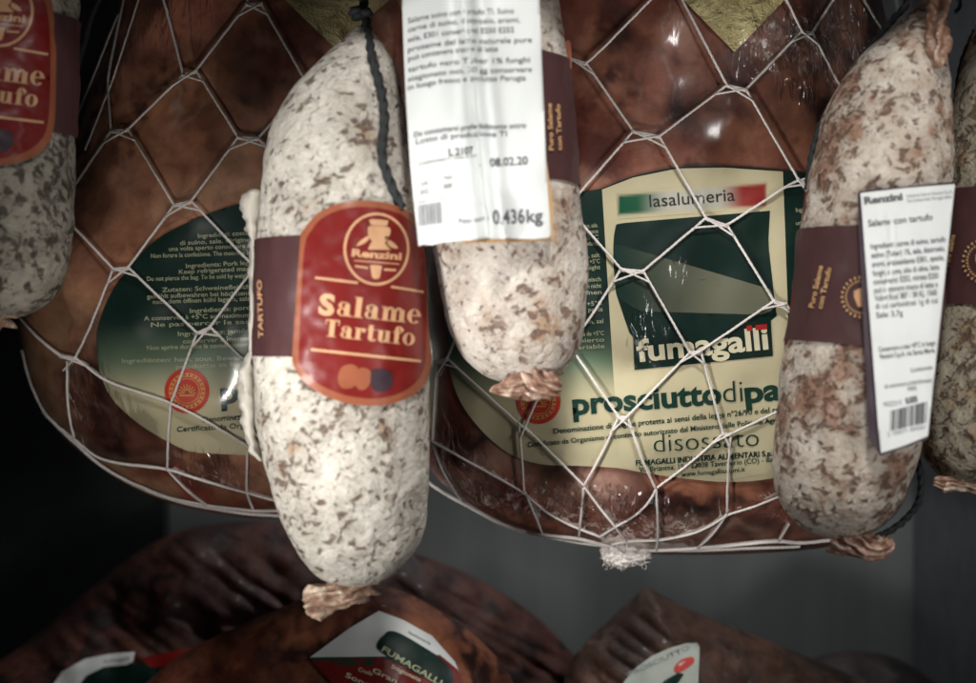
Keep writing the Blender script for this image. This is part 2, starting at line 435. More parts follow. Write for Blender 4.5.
class Sal:
    """sausage: rows (py, left, right) of its silhouette, round section"""
    def __init__(s, rows, yc, seed, lump=.0016, flat=1.0):
        s.rows, s.yc, s.seed, s.lump, s.flat = rows, yc, seed, lump, flat
        pts = [Vector(((l+r)/2, y, (r-l)/2)) for y, l, r in rows]; s.tab = []
        for v in catmull(pts, 14): s.tab.append((v.y, v.x, max(.5, v.z)))
        s.tab.sort(); s.lo, s.hi = s.tab[0][0], s.tab[-1][0]
    def row(s, t):
        T = s.tab
        if t <= T[0][0]: return T[0]
        if t >= T[-1][0]: return T[-1]
        a, b = 0, len(T)-1
        while b-a > 1:
            m = (a+b)//2
            if T[m][0] <= t: a = m
            else: b = m
        f = (t-T[a][0])/(T[b][0]-T[a][0]+1e-9)
        return (t, T[a][1]+(T[b][1]-T[a][1])*f, T[a][2]+(T[b][2]-T[a][2])*f)
    def P(s, t, phi, off=0.):
        _, cx, hw = s.row(t); c = W(cx, t, s.yc); r = hw*K*(s.yc+D)/D
        d = Vector((math.sin(phi), -math.cos(phi)*s.flat, 0))
        q = (c+d*r)*1.; v = Vector((q.x*30+s.seed*3, q.y*30, q.z*30))
        n = s.lump*noise.noise(v)+s.lump*.45*noise.noise(v*3.1)+s.lump*.22*noise.noise(v*8.3)
        n *= min(1, r/.012)
        return c+d*(r+n+off)
    def on(s, px, py, off=0.):
        t = py; x = px; phi = 0
        for i in range(7):
            _, cx, hw = s.row(t); sn = max(-.995, min(.995, (x-cx)/hw)); phi = math.asin(sn)
            w = s.P(t, phi, off); qx, qy = topx(w)
            x += (px-qx)*.9; t += (py-qy)*.9
        return s.P(t, phi, off)
    def mesh(s, nr=190, na=150):
        V = []; F = []
        for i in range(nr+1):
            u = i/nr; t = s.lo+(s.hi-s.lo)*(.5-.5*math.cos(PI*u))
            for k in range(na): V.append(s.P(t, 2*PI*k/na))
        for i in range(nr):
            for k in range(na):
                a = i*na+k; b = i*na+(k+1) % na
                F.append([a, a+na, b+na, b])
        F.append([k for k in range(na)]); F.append([nr*na+k for k in range(na)][::-1])
        return V, F
    def band(s, top, bot, off=.0005, na=120, nr=14):
        """paper band all the way round; top/bot are functions of phi giving the row"""
        V = []; F = []
        for j in range(nr+1):
            for k in range(na):
                ph = 2*PI*k/na; a, b = top(ph), bot(ph); V.append(s.P(a+(b-a)*j/nr, ph, off+.00035*(1+noise.noise(Vector((ph*5, j*.5, s.seed))))))
        for j in range(nr):
            for k in range(na):
                a = j*na+k; b = j*na+(k+1) % na; F.append([a, a+na, b+na, b])
        return V, F

def put(name, items, fn, off, mat, parent, step=None, warp=None, eps=.00003, colfn=None, smooth=True):
    """several flat shapes laid on one surface as one mesh"""
    mb = MB(); C = []
    for i, it in enumerate(items):
        if not it[0]: continue
        V, F, P = lay(it[0], it[1], fn, off+eps*(i % 9), step, warp); mb.add((V, F))
        if colfn: C += [colfn(x, y) for x, y in P]
    return meshobj(name, mb.v, mb.f, mat, parent, smooth, C or None)

# ------------------------------------------------------------------ hams
def blob(px, py, x, y, rx, ry, rot=0.):
    dx, dy = px-x, py-y; c, s = math.cos(rot), math.sin(rot); u = (dx*c+dy*s)/rx; v = (-dx*s+dy*c)/ry
    return math.exp(-(u*u+v*v))
def ham_colour(V, pal, blobs, seed, ns=26, gain=1.08, vein=.65):
    out = []
    for v in V:
        px, py = topx(v)
        q = Vector((v.x*ns+seed, v.y*ns*.5, v.z*ns)); wx = noise.noise(q*1.5)*24+noise.noise(q*5)*11; wy = noise.noise(q*1.5+Vector((9, 3, 1)))*24+noise.noise(q*5+Vector((3, 3, 3)))*11
        n = noise.fractal(q, .8, 2.1, 5)*.9+.5; n2 = noise.fractal(q*2.3+Vector((4, 4, 4)), .7, 2.1, 4)+.5
        c = mix(pal[0], pal[1], (n-.5)*1.9+.5); c = mix(c, pal[2], (n2-.52)*2.4)
        vn = 1-min(1, abs(noise.noise(q*1.05+Vector((wx*.02, wy*.02, 2))))*11); vm = sst(-.1, .35, noise.noise(q*.5+Vector((7, 7, 7))))
        c = mix(c, (.50, .34, .27), vn*vn*vm*vein)
        for (x, y, rx, ry, rot, colr, s) in blobs:
            if abs(px-x) > 3*max(rx, ry)+30 or abs(py-y) > 3*max(rx, ry)+30: continue
            b = blob(px+wx, py+wy, x, y, rx, ry, rot)*s
            if b > .01: c = mix(c, colr, b*(.8+.8*n2))
        g = .3*c[0]+.6*c[1]+.1*c[2]; out.append(tuple((x*.86+g*.14)*gain for x in c))
    return out
HAM_R = [(395, 200), (385, 100), (388, 0), (410, -90), (500, -190), (640, -230), (760, -190), (838, -110), (868, -40), (882, 20), (893, 90), (905, 200), (916, 330), (915, 430),
         (903, 490), (880, 524), (830, 545), (740, 553), (650, 553), (600, 547), (555, 538), (500, 521), (455, 493), (428, 464), (408, 400), (398, 300)]
HAM_L = [(20, 320), (25, 352), (38, 388), (62, 431), (98, 464), (150, 494), (200, 509), (270, 518), (350, 508), (410, 470), (440, 380), (450, 200), (440, 0), (400, -120),
         (280, -160), (170, -110), (124, 0), (107, 50), (90, 110), (70, 180), (42, 240), (24, 285)]
L = lin
hamR = Ham(HAM_R, (650, 200), .055, .058, 2.8, .5, .0035, 24, 3.)
hamL = Ham(HAM_L, (250, 220), .072, .056, 2.5, .5, .0035, 22, 11.)
rR = thing('wrapped_ham', 'string-netted vacuum-packed ham with the large cream and green label, behind the central salami', 'ham', W(660, 550, .055), 'netted hams hanging in the cabinet')
rL = thing('wrapped_ham', 'netted vacuum-packed ham on the left, dark green oval label half hidden behind a salami', 'ham', W(250, 518, .072), 'netted hams hanging in the cabinet')
V, F = hamR.mesh(190, 560)
red, fatc, dk, pink, tan = L((150, 62, 40)), L((205, 150, 128)), L((56, 28, 24)), L((196, 110, 98)), L((176, 120, 80))
blR = [(482, 472, 44, 20, .5, L((232, 186, 164)), 1.), (592, 488, 30, 18, .2, L((226, 172, 150)), .9), (655, 532, 60, 11, -.1, L((214, 160, 138)), .8), (545, 512, 40, 11, .45, L((200, 112, 88)), .8), (735, 532, 50, 10, 0, L((214, 150, 120)), .7), (622, 500, 18, 22, .4, dk, .8), (455, 380, 16, 50, .1, L((190, 96, 72)), .7), (500, 488, 22, 8, .5, L((190, 60, 44)), .7), (690, 45, 16, 40, -.3, L((206, 146, 122)), .6), (640, 100, 34, 10, -.8, L((190, 126, 104)), .6), (600, 150, 26, 12, .2, L((60, 30, 26)), .6), (760, 140, 40, 20, .2, L((182, 116, 84)), .6), (480, 470, 34, 16, .5, fatc, .8), (470, 455, 18, 12, .3, L((210, 90, 70)), .5), (455, 430, 22, 40, .3, L((150, 70, 48)), .6), (470, 445, 20, 9, .6, dk, .8), (560, 500, 20, 9, -.5, fatc, .6), (620, 490, 16, 28, .4, fatc, .45),
       (648, 500, 17, 15, 0, dk, .9), (690, 505, 26, 12, 0, dk, .7), (680, 528, 26, 9, -.4, L((190, 150, 125)), .6), (760, 525, 40, 14, 0, L((120, 62, 42)), .7), (600, 520, 40, 12, 0, L((104, 56, 44)), .6),
       (540, 470, 26, 13, .2, dk, .7), (510, 500, 24, 10, .5, L((196, 84, 62)), .6), (590, 480, 14, 12, 0, L((224, 176, 158)), .7), (640, 530, 24, 9, 0, L((210, 120, 100)), .6), (720, 535, 30, 7, 0, L((216, 170, 146)), .6), (450, 400, 10, 30, 0, L((176, 66, 50)), .6), (800, 530, 20, 8, -.2, L((190, 116, 90)), .6), (730, 500, 30, 8, 0, dk, .7), (775, 510, 22, 10, .2, pink, .3),
       (650, 60, 14, 46, .5, pink, .30), (700, 60, 20, 40, -.2, L((176, 120, 100)), .4), (625, 40, 14, 46, .4, dk, .45), (680, 105, 12, 34, -.5, dk, .6), (640, 150, 60, 20, .1, L((140, 66, 46)), .5),
       (570, 120, 30, 70, 0, L((128, 52, 38)), .5), (780, 110, 40, 26, .4, L((112, 66, 46)), .7), (770, 60, 34, 30, 0, L((104, 70, 58)), .6), (835, 30, 26, 60, 0, L((90, 66, 54)), .6), (830, 120, 18, 30, 0, dk, .6), (400, 30, 30, 40, 0, L((132, 56, 38)), .7)]
ham_colR = ham_colour(V, (L((138, 74, 54)), L((184, 114, 82)), L((104, 58, 48))), blR, 2., gain=.95)
meshobj('meat', V, F, M['ham'], rR, col=ham_colR)
V, F = hamL.mesh(190, 560)
blL = [(150, 490, 40, 9, .3, L((222, 176, 124)), .9), (205, 498, 44, 8, .15, L((190, 60, 40)), .8), (228, 470, 30, 9, .1, L((214, 150, 116)), .7), (180, 20, 70, 24, 0, L((220, 146, 112)), .8), (140, 165, 60, 16, -.7, L((196, 134, 98)), .6), (255, 70, 20, 16, .5, L((70, 36, 24)), .8), (240, 110, 34, 8, .3, L((180, 130, 84)), .6), (60, 320, 26, 70, .4, L((178, 130, 90)), .9), (110, 230, 40, 60, .7, L((150, 92, 62)), .6), (150, 215, 90, 24, -.7, L((160, 104, 74)), .7), (220, 180, 60, 22, -.45, L((188, 140, 104)), .85),  # wide bright blob by the top edge: warm light painted into the colour
       (210, 130, 60, 40, 0, L((128, 76, 48)), .5), (255, 75, 38, 34, .3, L((110, 74, 42)), .7), (265, 85, 14, 10, .6, dk, .8), (240, 40, 36, 20, .5, dk, .6), (195, 50, 14, 14, 0, L((80, 30, 28)), .8), (250, 105, 20, 8, .2, dk, .7), (130, 60, 34, 40, 0, L((118, 78, 62)), .5),
       (190, 15, 60, 26, 0, L((184, 110, 84)), .7), (290, 60, 30, 30, .7, L((120, 50, 40)), .5),  # first blob paints the warm lit area at the top into the meat
       (80, 385, 20, 36, -.3, L((70, 34, 32)), .9), (115, 440, 46, 28, .7, L((60, 24, 20)), .95), (45, 385, 10, 36, -.5, L((160, 118, 84)), .9), (130, 470, 30, 9, .35, L((190, 150, 100)), .9), (70, 430, 22, 8, .9, L((130, 92, 66)), .8),
       (185, 486, 48, 12, .2, L((150, 40, 26)), .85), (215, 462, 40, 14, .1, L((88, 38, 30)), .8), (235, 480, 12, 20, .2, tan, .5), (160, 458, 40, 5, .1, L((150, 110, 86)), .6)]
meshobj('meat', V, F, M['ham'], rL, col=ham_colour(V, (L((132, 78, 54)), L((184, 122, 84)), L((100, 58, 44))), blL, 7., gain=1.28))

# printed labels (oval, dark green wings running down to cream)
onR, onL = hamR.on, hamL.on
CREAM = L((202, 192, 158)); DG = L((11, 40, 34)); LG = L((96, 116, 94))
def wing(px, py, y0, y1):
    t = (py-y0)/(y1-y0)+noise.noise(Vector((px*.012, py*.012, 3)))*.08
    return mix(mix(DG, LG, sst(0, .62, t)), CREAM, sst(.45, 1, t))
outR = smooth_poly([(447, 345), (451, 375), (461, 403), (481, 430), (508, 453), (539, 464), (579, 466), (617, 468), (645, 473), (681, 478), (728, 482), (774, 478), (830, 462), (875, 420), (900, 350), (898, 270), (865, 205),
                    (825, 178), (780, 170), (724, 166), (677, 167), (633, 176), (602, 188), (580, 192), (530, 204), (490, 232), (458, 280), (447, 318)], 4)
lab = put('oval_label', [poly(outR)], onR, .0012, M['print'], rR, 5, colfn=lambda x, y: wing(x, y, 318, 408))
tag(lab, 'cream and dark green oval label with flag stripe')
put('centre_panel', [poly([(602, 189.5), (633, 177.5), (677, 168.5), (724, 167.5), (783, 171.5), (785, 240), (788, 311), (790, 400), (786, 470), (728, 480), (681, 476), (645, 471), (619, 466), (619, 400), (617, 370), (612, 284), (607, 230)])], onR, .0014, M['cream'], lab, 6)
def flagc(x, y):
    g, w, r = L((16, 84, 56)), L((190, 188, 174)), L((140, 32, 28))
    u = (x-618)/(766-618); n = 0
    c = mix(g, w, sst(.12, .36, u)); c = mix(c, r, sst(.66, .86, u))
    ty = y-(193-12*u); e = min(ty, 24-ty+3*u, (x-616)*1.2, (768-x)*1.2)
    return mix(CREAM, c, sst(0, 4.5, e))
put('flag_stripe', [poly([(616, 192), (768, 180), (770, 208), (618, 219)])], onR, .0016, M['print'], lab, 2.5, colfn=flagc)
put('green_block', [poly(smooth_poly([(624, 223), (690, 218.5), (764, 212.5), (767, 214), (769, 250), (771, 300), (771.5, 320), (700, 335), (634, 338), (632.5, 309), (618, 299), (614, 270), (613.5, 243), (616, 228)], 4))], onR, .0016, M['green'], lab, 6)
def swc(x, y): return mix(L((16, 48, 40)), L((112, 112, 94)), sst(612, 720, x)*.9)
put('swoosh', [poly([(613.8, 243), (619, 250), (626, 256.5), (636, 263), (648, 268.5), (662, 273.5), (680, 278), (700, 282), (719, 284.8), (745, 287.5), (770, 289), (772, 298), (777, 306), (770, 311), (758, 316), (745, 319.5), (732, 321.8), (712, 323.3), (693, 323), (675, 321), (660, 317.8), (646, 313.5), (632, 307), (618, 298), (614, 270)])], onR, .0018, M['print'], lab, 5, colfn=swc)
put('logo_box', [poly([(632.5, 311), (650, 316), (668, 320), (700, 322), (740, 320), (770.5, 315), (773, 356), (720, 361), (680, 364.5), (634.5, 370)])], onR, .0019, M['green'], lab, 6)
put('lettering', [text('fumagalli', 637.5, 361.5, 769, 348.5, 21.5, .028)], onR, .0022, M['whiteink'], lab, 6)
for q_ in ([(746.5, 325.8), (752, 325.3), (752.3, 330.6), (746.8, 331.2)], [(755.3, 325), (767, 324), (767.4, 329), (755.6, 330.2)]): put('red_accent', [poly(q_)], onR, .0024, M['redink'], lab)
put('lettering', [text('prosciutto', 573, 414.5, 722, 403.3, 21.5, .032), text('pa', 745.5, 402.8, 782, 399, 21.5, .032), text('rma', 784, 398.9, 850, 394, 21.5, .032), text('di', 723.5, 402.8, 743, 401.5, 22, -.012),
    text('disossato', 654, 452.5, 759, 446, 18.5, -.014)], onR, .0018, M['greenink'], lab, 6)
put('lettering', [text('lasalumeria', 650, 207, 735, 200.5, 12.5, .0)], onR, .0019, M['ink'], lab, 8)
put('lettering', [text('Denominazione di origine protetta ai sensi della legge n°26/90 e del reg.', 554, 434, 784, 411.5, 5.6, .012), text('Certificato da Organismo di controllo autorizzato dal Ministero delle Politiche Agricole', 528, 447.5, 790, 421.5, 5.2, .012),
    text('FUMAGALLI INDUSTRIA ALIMENTARI S.p.A.', 636, 466, 779, 455.5, 5.6, .022), text('Via Briantea, 18 - 22038 Tavernerio (CO) - Italia', 639, 472.5, 779, 461.5, 5.2, .006), text('www.fumagallisalumi.it', 681, 477, 745, 471.5, 4.8, .006)], onR, .0018, M['greenink'], lab)
def seal(fn, cx, cy, r, par, off):
    a = put('seal', [ring(cx, cy, r*.97, r*.97, r*.16, 96, serr=.055), ring(cx, cy, r*.62, r*.62, r*.05, 40)], fn, off+.0003, M['sealred'], par)
    put('seal', [poly(ellipse(cx, cy, r*.9, r*.9))], fn, off+.0001, M['sealgold'], par, 6)
    it = [poly(ellipse(cx, cy, r*.52, r*.52, 32))]
    for i in range(22):
        b = 2*PI*i/22; c, s = math.cos(b), math.sin(b)
        it.append(line(cx+c*r*.66, cy+s*r*.66, cx+c*r*.78, cy+s*r*.78, r*.07))
    put('seal', it, fn, off+.0004, M['sealred'], par)
    it = []
    for i in range(9):
        b = PI+PI*i/8; c, s = math.cos(b), math.sin(b); it.append(line(cx+c*r*.12, cy+.1*r+s*r*.12, cx+c*r*.40, cy+.1*r+s*r*.40, r*.05))
    it.append(line(cx-r*.34, cy+r*.2, cx+r*.34, cy+r*.2, r*.07))
    put('seal', it, fn, off+.0006, M['sealgold'], par)
seal(onR, 538.5, 402, 22, lab, .0014)
small = ['Ingredienti: coscia di suino, sale.', 'Conservare in luogo fresco', 'e asciutto, max +5°C', 'una volta aperto a prodotto', 'Ingredients: pork leg, salt', 'Keep refrigerated at +5°C', 'To be sold by weight', 'Zutaten: Schweinefleisch', 'gekühlt aufbewahren nicht', 'nach dem öffnen', 'à conserver +5°C', 'une fois ouvert, poids', 'Ingredientes: jamón, sal', 'consumir a menos de +5°C', 'una vez abierto', 'peso variable']
it = []
for i, y in enumerate([227, 233, 239, 245, 257, 263, 269, 281, 287.5, 294, 305, 311, 323, 335, 341.5, 348]):
    xr = 598+(y-227)*.055; it.append(text(small[i % 16], xr-50-(i*7 % 17), y+3, xr, y, 4.3, .006))
put('lettering', it, onR, .0015, M['paleink'], lab); it = []
for i, y in enumerate(range(210, 330, 13)): it.append(text(small[(i*3) % 16], 796, y+2, 868, y-3, 4.3, .006))
put('lettering', it, onR, .0015, M['paleink'], lab)

outL = smooth_poly([(96.5, 340), (99, 322), (111, 293), (130, 267), (156, 240), (189, 222), (222, 209), (250, 202), (320, 196), (390, 215), (432, 270), (440, 330), (425, 400), (390, 440), (320, 458), (250, 451), (231, 453), (200, 453), (178, 447), (139, 424), (111, 397), (99, 368)], 4)
labL = put('oval_label', [poly(outL)], onL, .0012, M['print'], rL, 5, colfn=lambda x, y: wing(x, y, 316, 404))
seal(onL, 187, 391, 22.5, labL, .0014)
put('lettering', [text('prosciutto', 221, 403.5, 380, 392, 21.5, .032)], onL, .0018, M['greenink'], labL, 6)
for q_ in (text('Denominazione di origine protetta ai sensi', 203, 422.5, 345, 412, 5.6, .012), text('Certificato da Organismo di controllo', 177, 432, 315, 424, 5.2, .012)): put('lettering', [q_], onL, .0018, M['greenink'], labL)
it = []
ll = [(235, 198), (242, 180), (248, 169), (255, 151), (265, 186), (271, 179), (278, 147), (289, 162), (295.5, 147), (301, 153), (310, 190), (317.5, 144), (324, 151), (333, 178), (340.5, 183), (347, 147), (360, 122), (366, 176)]
lt = ['Ingredienti: coscia', 'di suino, sale. Origine', 'una volta aperto conservare a', 'Non forare la confezione. The moisture is', 'Ingredients: Pork leg,', 'Keep refrigerated max', 'Do not pierce the bag. To be sold by weight', 'Zutaten: Schweinefleisch', 'gekühlt aufbewahren bei höchstens', 'nach dem öffnen kühl lagern, salz', 'Ingrédients: porc', 'A conserver à +5°C au maximum', 'Ne pas percer le sac', 'Ingredientes: jamón', 'conservar a menos', 'Non aprire durante la conservazione', 'Ingrediënten: ham, zout. Bewaren', 'prodotto in Italia']
for (y, x), s_ in zip(ll, lt): it.append(text(s_, x, y+3, 250, y-.5, 4.4, .010))
put('lettering', it, onL, .0015, M['paleink'], labL)
# gold foil tags high on each ham
put('foil_tag', [poly([(676, -8), (734.5, 52), (796, -12), (735, -70)])], lambda a, b, o: onR(a, b, o+.0012+.0012*noise.noise(Vector((a*.05, b*.05, 1)))), .0006, M['foil'], rR, 3)
put('foil_tag', [poly([(275, -10), (335, 48), (400, -10), (335, -70)])], lambda a, b, o: onL(a, b, o+.0012+.0012*noise.noise(Vector((a*.05, b*.05, 5)))), .0006, M['foil'], rL, 3)

# clear film over each ham
WR = [(p[0]+(14 if p[0] > 840 and p[1] < 200 else 0), p[1]) for p in HAM_R]
WL = [(p[0]-(20 if p[0] < 130 and p[1] < 200 else 0), p[1]) for p in HAM_L]
def film(ham, outline, cen, blobs, seed, root):
    w = Ham(outline, cen, ham.ymid, ham.T, ham.p, ham.q, ham.lump, ham.ls, ham.seed)
    V, F = w.mesh(230, 620, back=False); cr = []
    for v in V:
        px, py = topx(v); b = .0+sum(blob(px, py, *q[:5])*q[5] for q in blobs); cr.append(min(3., b))
        qq = Vector((v.x*70+v.z*45+seed, v.z*38-v.x*20, seed)); rg = 1-min(1, abs(noise.noise(qq))*3.2)+.5*(1-min(1, abs(noise.noise(qq*2.3))*3))
        v.y = min(v.y, ham.y(v.x, v.z))-.0026-.0013*min(2, b)*(rg-.2)
    return meshobj('clear_wrap', V, F, M['film'], root, attr={'Crease': cr})
film(hamR, WR, (650, 200), [(815, 55, 46, 44, .4, 2.4), (770, 35, 28, 24, .5, 1.2), (850, 20, 20, 60, 0, .6), (570, 500, 90, 18, .15, 1.5), (548, 432, 24, 20, .6, .35), (770, 505, 34, 16, 0, .9), (655, 510, 60, 22, 0, .5),
       (655, 300, 22, 60, .5, .22), (640, 345, 20, 24, .5, .5), (455, 470, 26, 40, .3, .7), (640, 70, 60, 60, 0, .05)], 1, rR)
film(hamL, WL, (250, 220), [(90, 410, 30, 40, .3, .45), (220, 470, 40, 20, 0, .6), (190, 20, 40, 30, 0, .5), (105, 60, 16, 70, .2, .3), (250, 90, 40, 30, 0, .2)], 2, rL)

# string nets
def strand(fn, pts, r=.00051, off=.0036, sag=0.):
    P = []
    for i in range(len(pts)-1):
        (x0, y0), (x1, y1) = pts[i], pts[i+1]; n = max(2, int(math.hypot(x1-x0, y1-y0)/7))
        for j in range(n): P.append((x0+(x1-x0)*j/n, y0+(y1-y0)*j/n))
    P.append(pts[-1])
    if len(pts) > 2:
        for _ in range(3): P = [P[0]]+[((P[i-1][0]+2*P[i][0]+P[i+1][0])/4, (P[i-1][1]+2*P[i][1]+P[i+1][1])/4) for i in range(1, len(P)-1)]+[P[-1]]
    path = [fn(x+.35*noise.noise(Vector((x*.2, y*.2, 1))), y+.35*noise.noise(Vector((x*.2, y*.2, 7))), off) for x, y in P]
    path = catmull(path, 5)
    rr = [r*(1+.16*noise.noise(Vector((i*.31, pts[0][0], 2)))) for i in range(len(path))]
    return tube(path, rr, 8, plies=2, twist=1500, depth=.13)
def knot(mb, fn, A, B, ul=None, ur=None, dl=None, dr=None, end=None):
    """two small knots joined by crossing strands, as in a knitted net; ul.. are where the four threads go"""
    def toward(p, q, d):
        L_ = math.hypot(q[0]-p[0], q[1]-p[1]); return (p[0]+(q[0]-p[0])*d/L_, p[1]+(q[1]-p[1])*d/L_)
    t = .00042
    mb.add(strand(fn, [A, B], t, .0040)); mb.add(strand(fn, [(A[0], A[1]+1.5), (B[0], B[1]+2)], t, .0043))
    if dr: q = toward(B, dr, 13); mb.add(strand(fn, [A, q], t, .0045))
    if dl: q = toward(A, dl, 15); mb.add(strand(fn, [B, q], t, .0047))
    for p in (A, B):
        c = fn(p[0], p[1], .0040); mb.add(tube([c+Vector((-.0006, 0, 0)), c, c+Vector((.0006, 0, 0))], [.0005, .00088, .0005], 8))
nR = MB()
def E(*pts, r=.00051): nR.add(strand(onR, list(pts), r))
R1 = ((570, 58), (586, 63)); R2 = ((633, 131), (659, 136)); R3 = ((727, 85), (746, 89)); R0 = ((656, -6), (679, -6)); R4 = ((802, 31), (812.5, 32.6))
R5 = ((706, 218), (727, 225)); R6 = ((621, 269), (643, 271)); R7 = ((798, 179), (808, 184)); R8 = ((774, 301), (786, 304)); R9 = ((690, 352.5), (701, 351))
R10 = ((434, 362), (447, 358.5)); R12 = ((519, 424), (525, 427)); R13 = ((618.5, 417), (627.5, 416.5)); R14 = ((723, 434), (731, 434))
E(R0[0], (597, 54), R1[1]); E(R0[1], R3[0]); E(R1[1], R2[0]); E(R2[1], R3[0]); E(R3[1], R4[0]); E((784, -5), R4[0]); E((836, -5), R4[1]); E(R4[1], (842, 90)); E((861, -5), (884, 33), (905, 70))
E(R2[0], (582, 190), (560, 215)); E(R2[1], R5[0]); E(R3[1], R7[0]); E(R5[0], R6[1]); E(R5[1], R7[0], (812, 178)); E(R5[1], R8[0]); E((560, 200), (581, 223), R6[0]); E(R6[0], (589, 320), (560, 355))
E((576, 355), R13[0]); E(R6[1], R9[0]); E(R8[0], R9[1]); E(R7[1], (815, 215)); E(R8[1], (800, 325)); E(R9[0], R13[1]); E(R9[1], R14[0]); E(R14[1], (785, 408), (810, 396))
E((470, 310), (454, 342), R10[1]); E(R10[1], R12[0]); E(R10[0], (436, 378), (434, 400), (432, 440)); E(R12[0], (522, 460), (524, 492)); E((560, 350), (540, 392), R12[1], r=.0005); E(R12[1], (584, 486))
E(R13[0], (603, 452), (584, 486)); E(R13[1], (640, 455), (655, 488)); E(R14[0], (692, 462), (657, 488)); E(R14[1], (728, 470), (727, 513))
E((420, 434), (432, 442), (469, 462), (523, 492), (550, 516), (577, 528.5), (602, 538)); E((432, 442), (442, 472), (462, 502)); E((525, 492), (536, 519), (543, 535)); E((583.5, 488), (581, 514), (579, 537))
E((584, 487), (600, 509), (615, 527), (627, 542)); E((656, 489), (652, 499), (637, 516), (615, 527), (600, 537)); E((656, 489), (658, 520), (658, 545), (656, 552)); E((776, 498), (747, 510), (727, 514), (723, 519), (698, 533), (661, 541), (627, 541), (612, 545))
E((727, 514), (713, 536), (698, 548)); E((789, 524), (779, 541)); E((860, 470), (810, 485), (776, 498))
E((415, 473), (444, 494), (462, 503), (494, 521), (518, 531), (543, 535), (580, 539), (602, 545), (629, 550), (660, 551), (698, 549), (747, 544), (779, 541), (801, 544), (850, 538), (890, 510), (905, 470), r=.00075)
E((518, 531), (545, 537), (577, 543), (604, 546), (640, 551), (700, 551), (740, 549), (800, 547), r=.0006); E((627, 542), (629, 551), r=.0006)
E((880, 520), (900, 480), (915, 440)); E((893, 500), (905, 455), r=.0005)
for (A, B), dl, dr in ((R1, None, R2[0]), (R2, (582, 190), R5[0]), (R3, R2[1], R7[0]), (R4, R3[1], (842, 90)), (R5, R6[1], R8[0]), (R6, (589, 320), R9[0]), (R7, R5[1], (815, 215)), (R8, R9[1], (800, 325)), (R9, R13[1], R14[0]),
                       (R10, (436, 385), R12[0]), (R12, (522, 470), (584, 486)), (R13, (603, 452), (655, 488)), (R14, (692, 462), (728, 470))):
    knot(nR, onR, A, B, dl=dl, dr=dr)
net = nR.build('string_net', M['string'], rR)
# frayed cotton end of the net
mb = MB(); c0 = onR(627, 549, .004); rnd = random.Random(5)
for cx, cy, rr in ((611, 557, 9), (622, 560, 10.5), (634, 558, 9), (644, 555, 7), (605, 551, 5), (617, 552, 9), (630, 551, 8)):
    c = W(cx, cy, c0.y); r = rr*K; V = []; F = []
    for i in range(25):
        for k in range(32):
            th = PI*i/24; ph = 2*PI*k/32; d = Vector((math.sin(th)*math.cos(ph), math.sin(th)*math.sin(ph)*.8, math.cos(th)*.8))
            V.append(c+d*r*(1+.55*noise.noise(d*3.2+Vector((cx, 0, 0)))+.3*noise.noise(d*8)))
    for i in range(24):
        for k in range(32): a = i*32+k; b = i*32+(k+1) % 32; F.append([a, b, b+32, a+32])
    mb.add((V, F))
for i in range(150):
    a = rnd.uniform(0, PI*2); s_ = W(rnd.uniform(604, 646), rnd.uniform(551, 563), c0.y-rnd.uniform(0, .003)); d = Vector((math.cos(a)*1.2, -.4*rnd.random(), math.sin(a)-.2))*.0024
    e = s_+d; m_ = (s_+e)/2+Vector((rnd.uniform(-1, 1), 0, rnd.uniform(-1, 1)))*.0012
    mb.add(tube(catmull([s_, m_, e], 3), .00011, 4))
mb.build('frayed_end', M['string'], net)

nR = MB()
def E(*pts, r=.00051): nR.add(strand(onL, list(pts), r))
L0 = ((247, 4), (261, 3)); L1 = ((183, 75), (196, 70)); L2 = ((111, 131), (128, 129)); L3 = ((238, 137), (258, 138)); L4 = ((174, 205), (191, 201)); L5 = ((113, 269), (128, 267.5)); L6 = ((197, 333), (210, 327)); L7 = ((60, 356), (75, 358))
E((161, -10), (179, 58), L1[0]); E((249, -14), L0[0]); E(L0[0], L1[1]); E(L0[1], (304, 78), (330, 120)); E(L1[0], L2[1]); E(L1[1], L3[0]); E((126, -10), (120, 16), (107, 80), L2[0]); E(L2[0], (74, 187), (50, 215))
E((140, -5), (112, 82), (85, 150), r=.0004); E((118, 14), (92, 80), (76, 118), r=.0004)
E(L2[1], L4[0]); E(L3[1], (283, 110), (300, 90)); E(L3[0], L4[1]); E(L3[1], (300, 180)); E(L4[0], L5[1]); E(L4[1], (249, 262), (280, 290)); E((55, 208), (71, 224), L5[0]); E(L5[0], (89, 330), L7[1]); E(L5[1], L6[0]); E(L6[1], (250, 273), (290, 240))
E(L6[0], (186, 362), (171, 403)); E(L6[1], (246, 362), (290, 395)); E((15, 312), (39, 340), L7[0]); E((67, 361), (67, 396), (69.5, 423), (74, 437)); E(L7[1], (106, 382), (171, 403), (206, 421), (249, 447), (290, 470))
E((171, 403), (168, 434), (167, 469)); E((42, 412), (58, 428), (74, 437), (92, 457), (117, 464), (167, 469), (206, 482), (247, 493), (290, 505)); E((167, 469), (185, 490), (206, 505)); E((247.5, 450), (246, 496), (253, 509))
E((22, 350), (30, 384), (45, 415), (72, 440), (94, 461), (120, 478), (156, 495), (195, 506), (245, 514), (290, 517), (340, 508), r=.0007); E((120, 478), (170, 499), (215, 507), (260, 512), (300, 510), r=.0005)
for (A, B), dl, dr in ((L0, L1[1], (304, 78)), (L1, L2[1], L3[0]), (L2, (74, 187), L4[0]), (L3, L4[1], (300, 180)), (L4, L5[1], (249, 262)), (L5, (89, 330), L6[0]), (L6, (186, 362), (246, 362)), (L7, (67, 396), (106, 382))):
    knot(nR, onL, A, B, dl=dl, dr=dr)
nR.build('string_net', M['string'], rL)

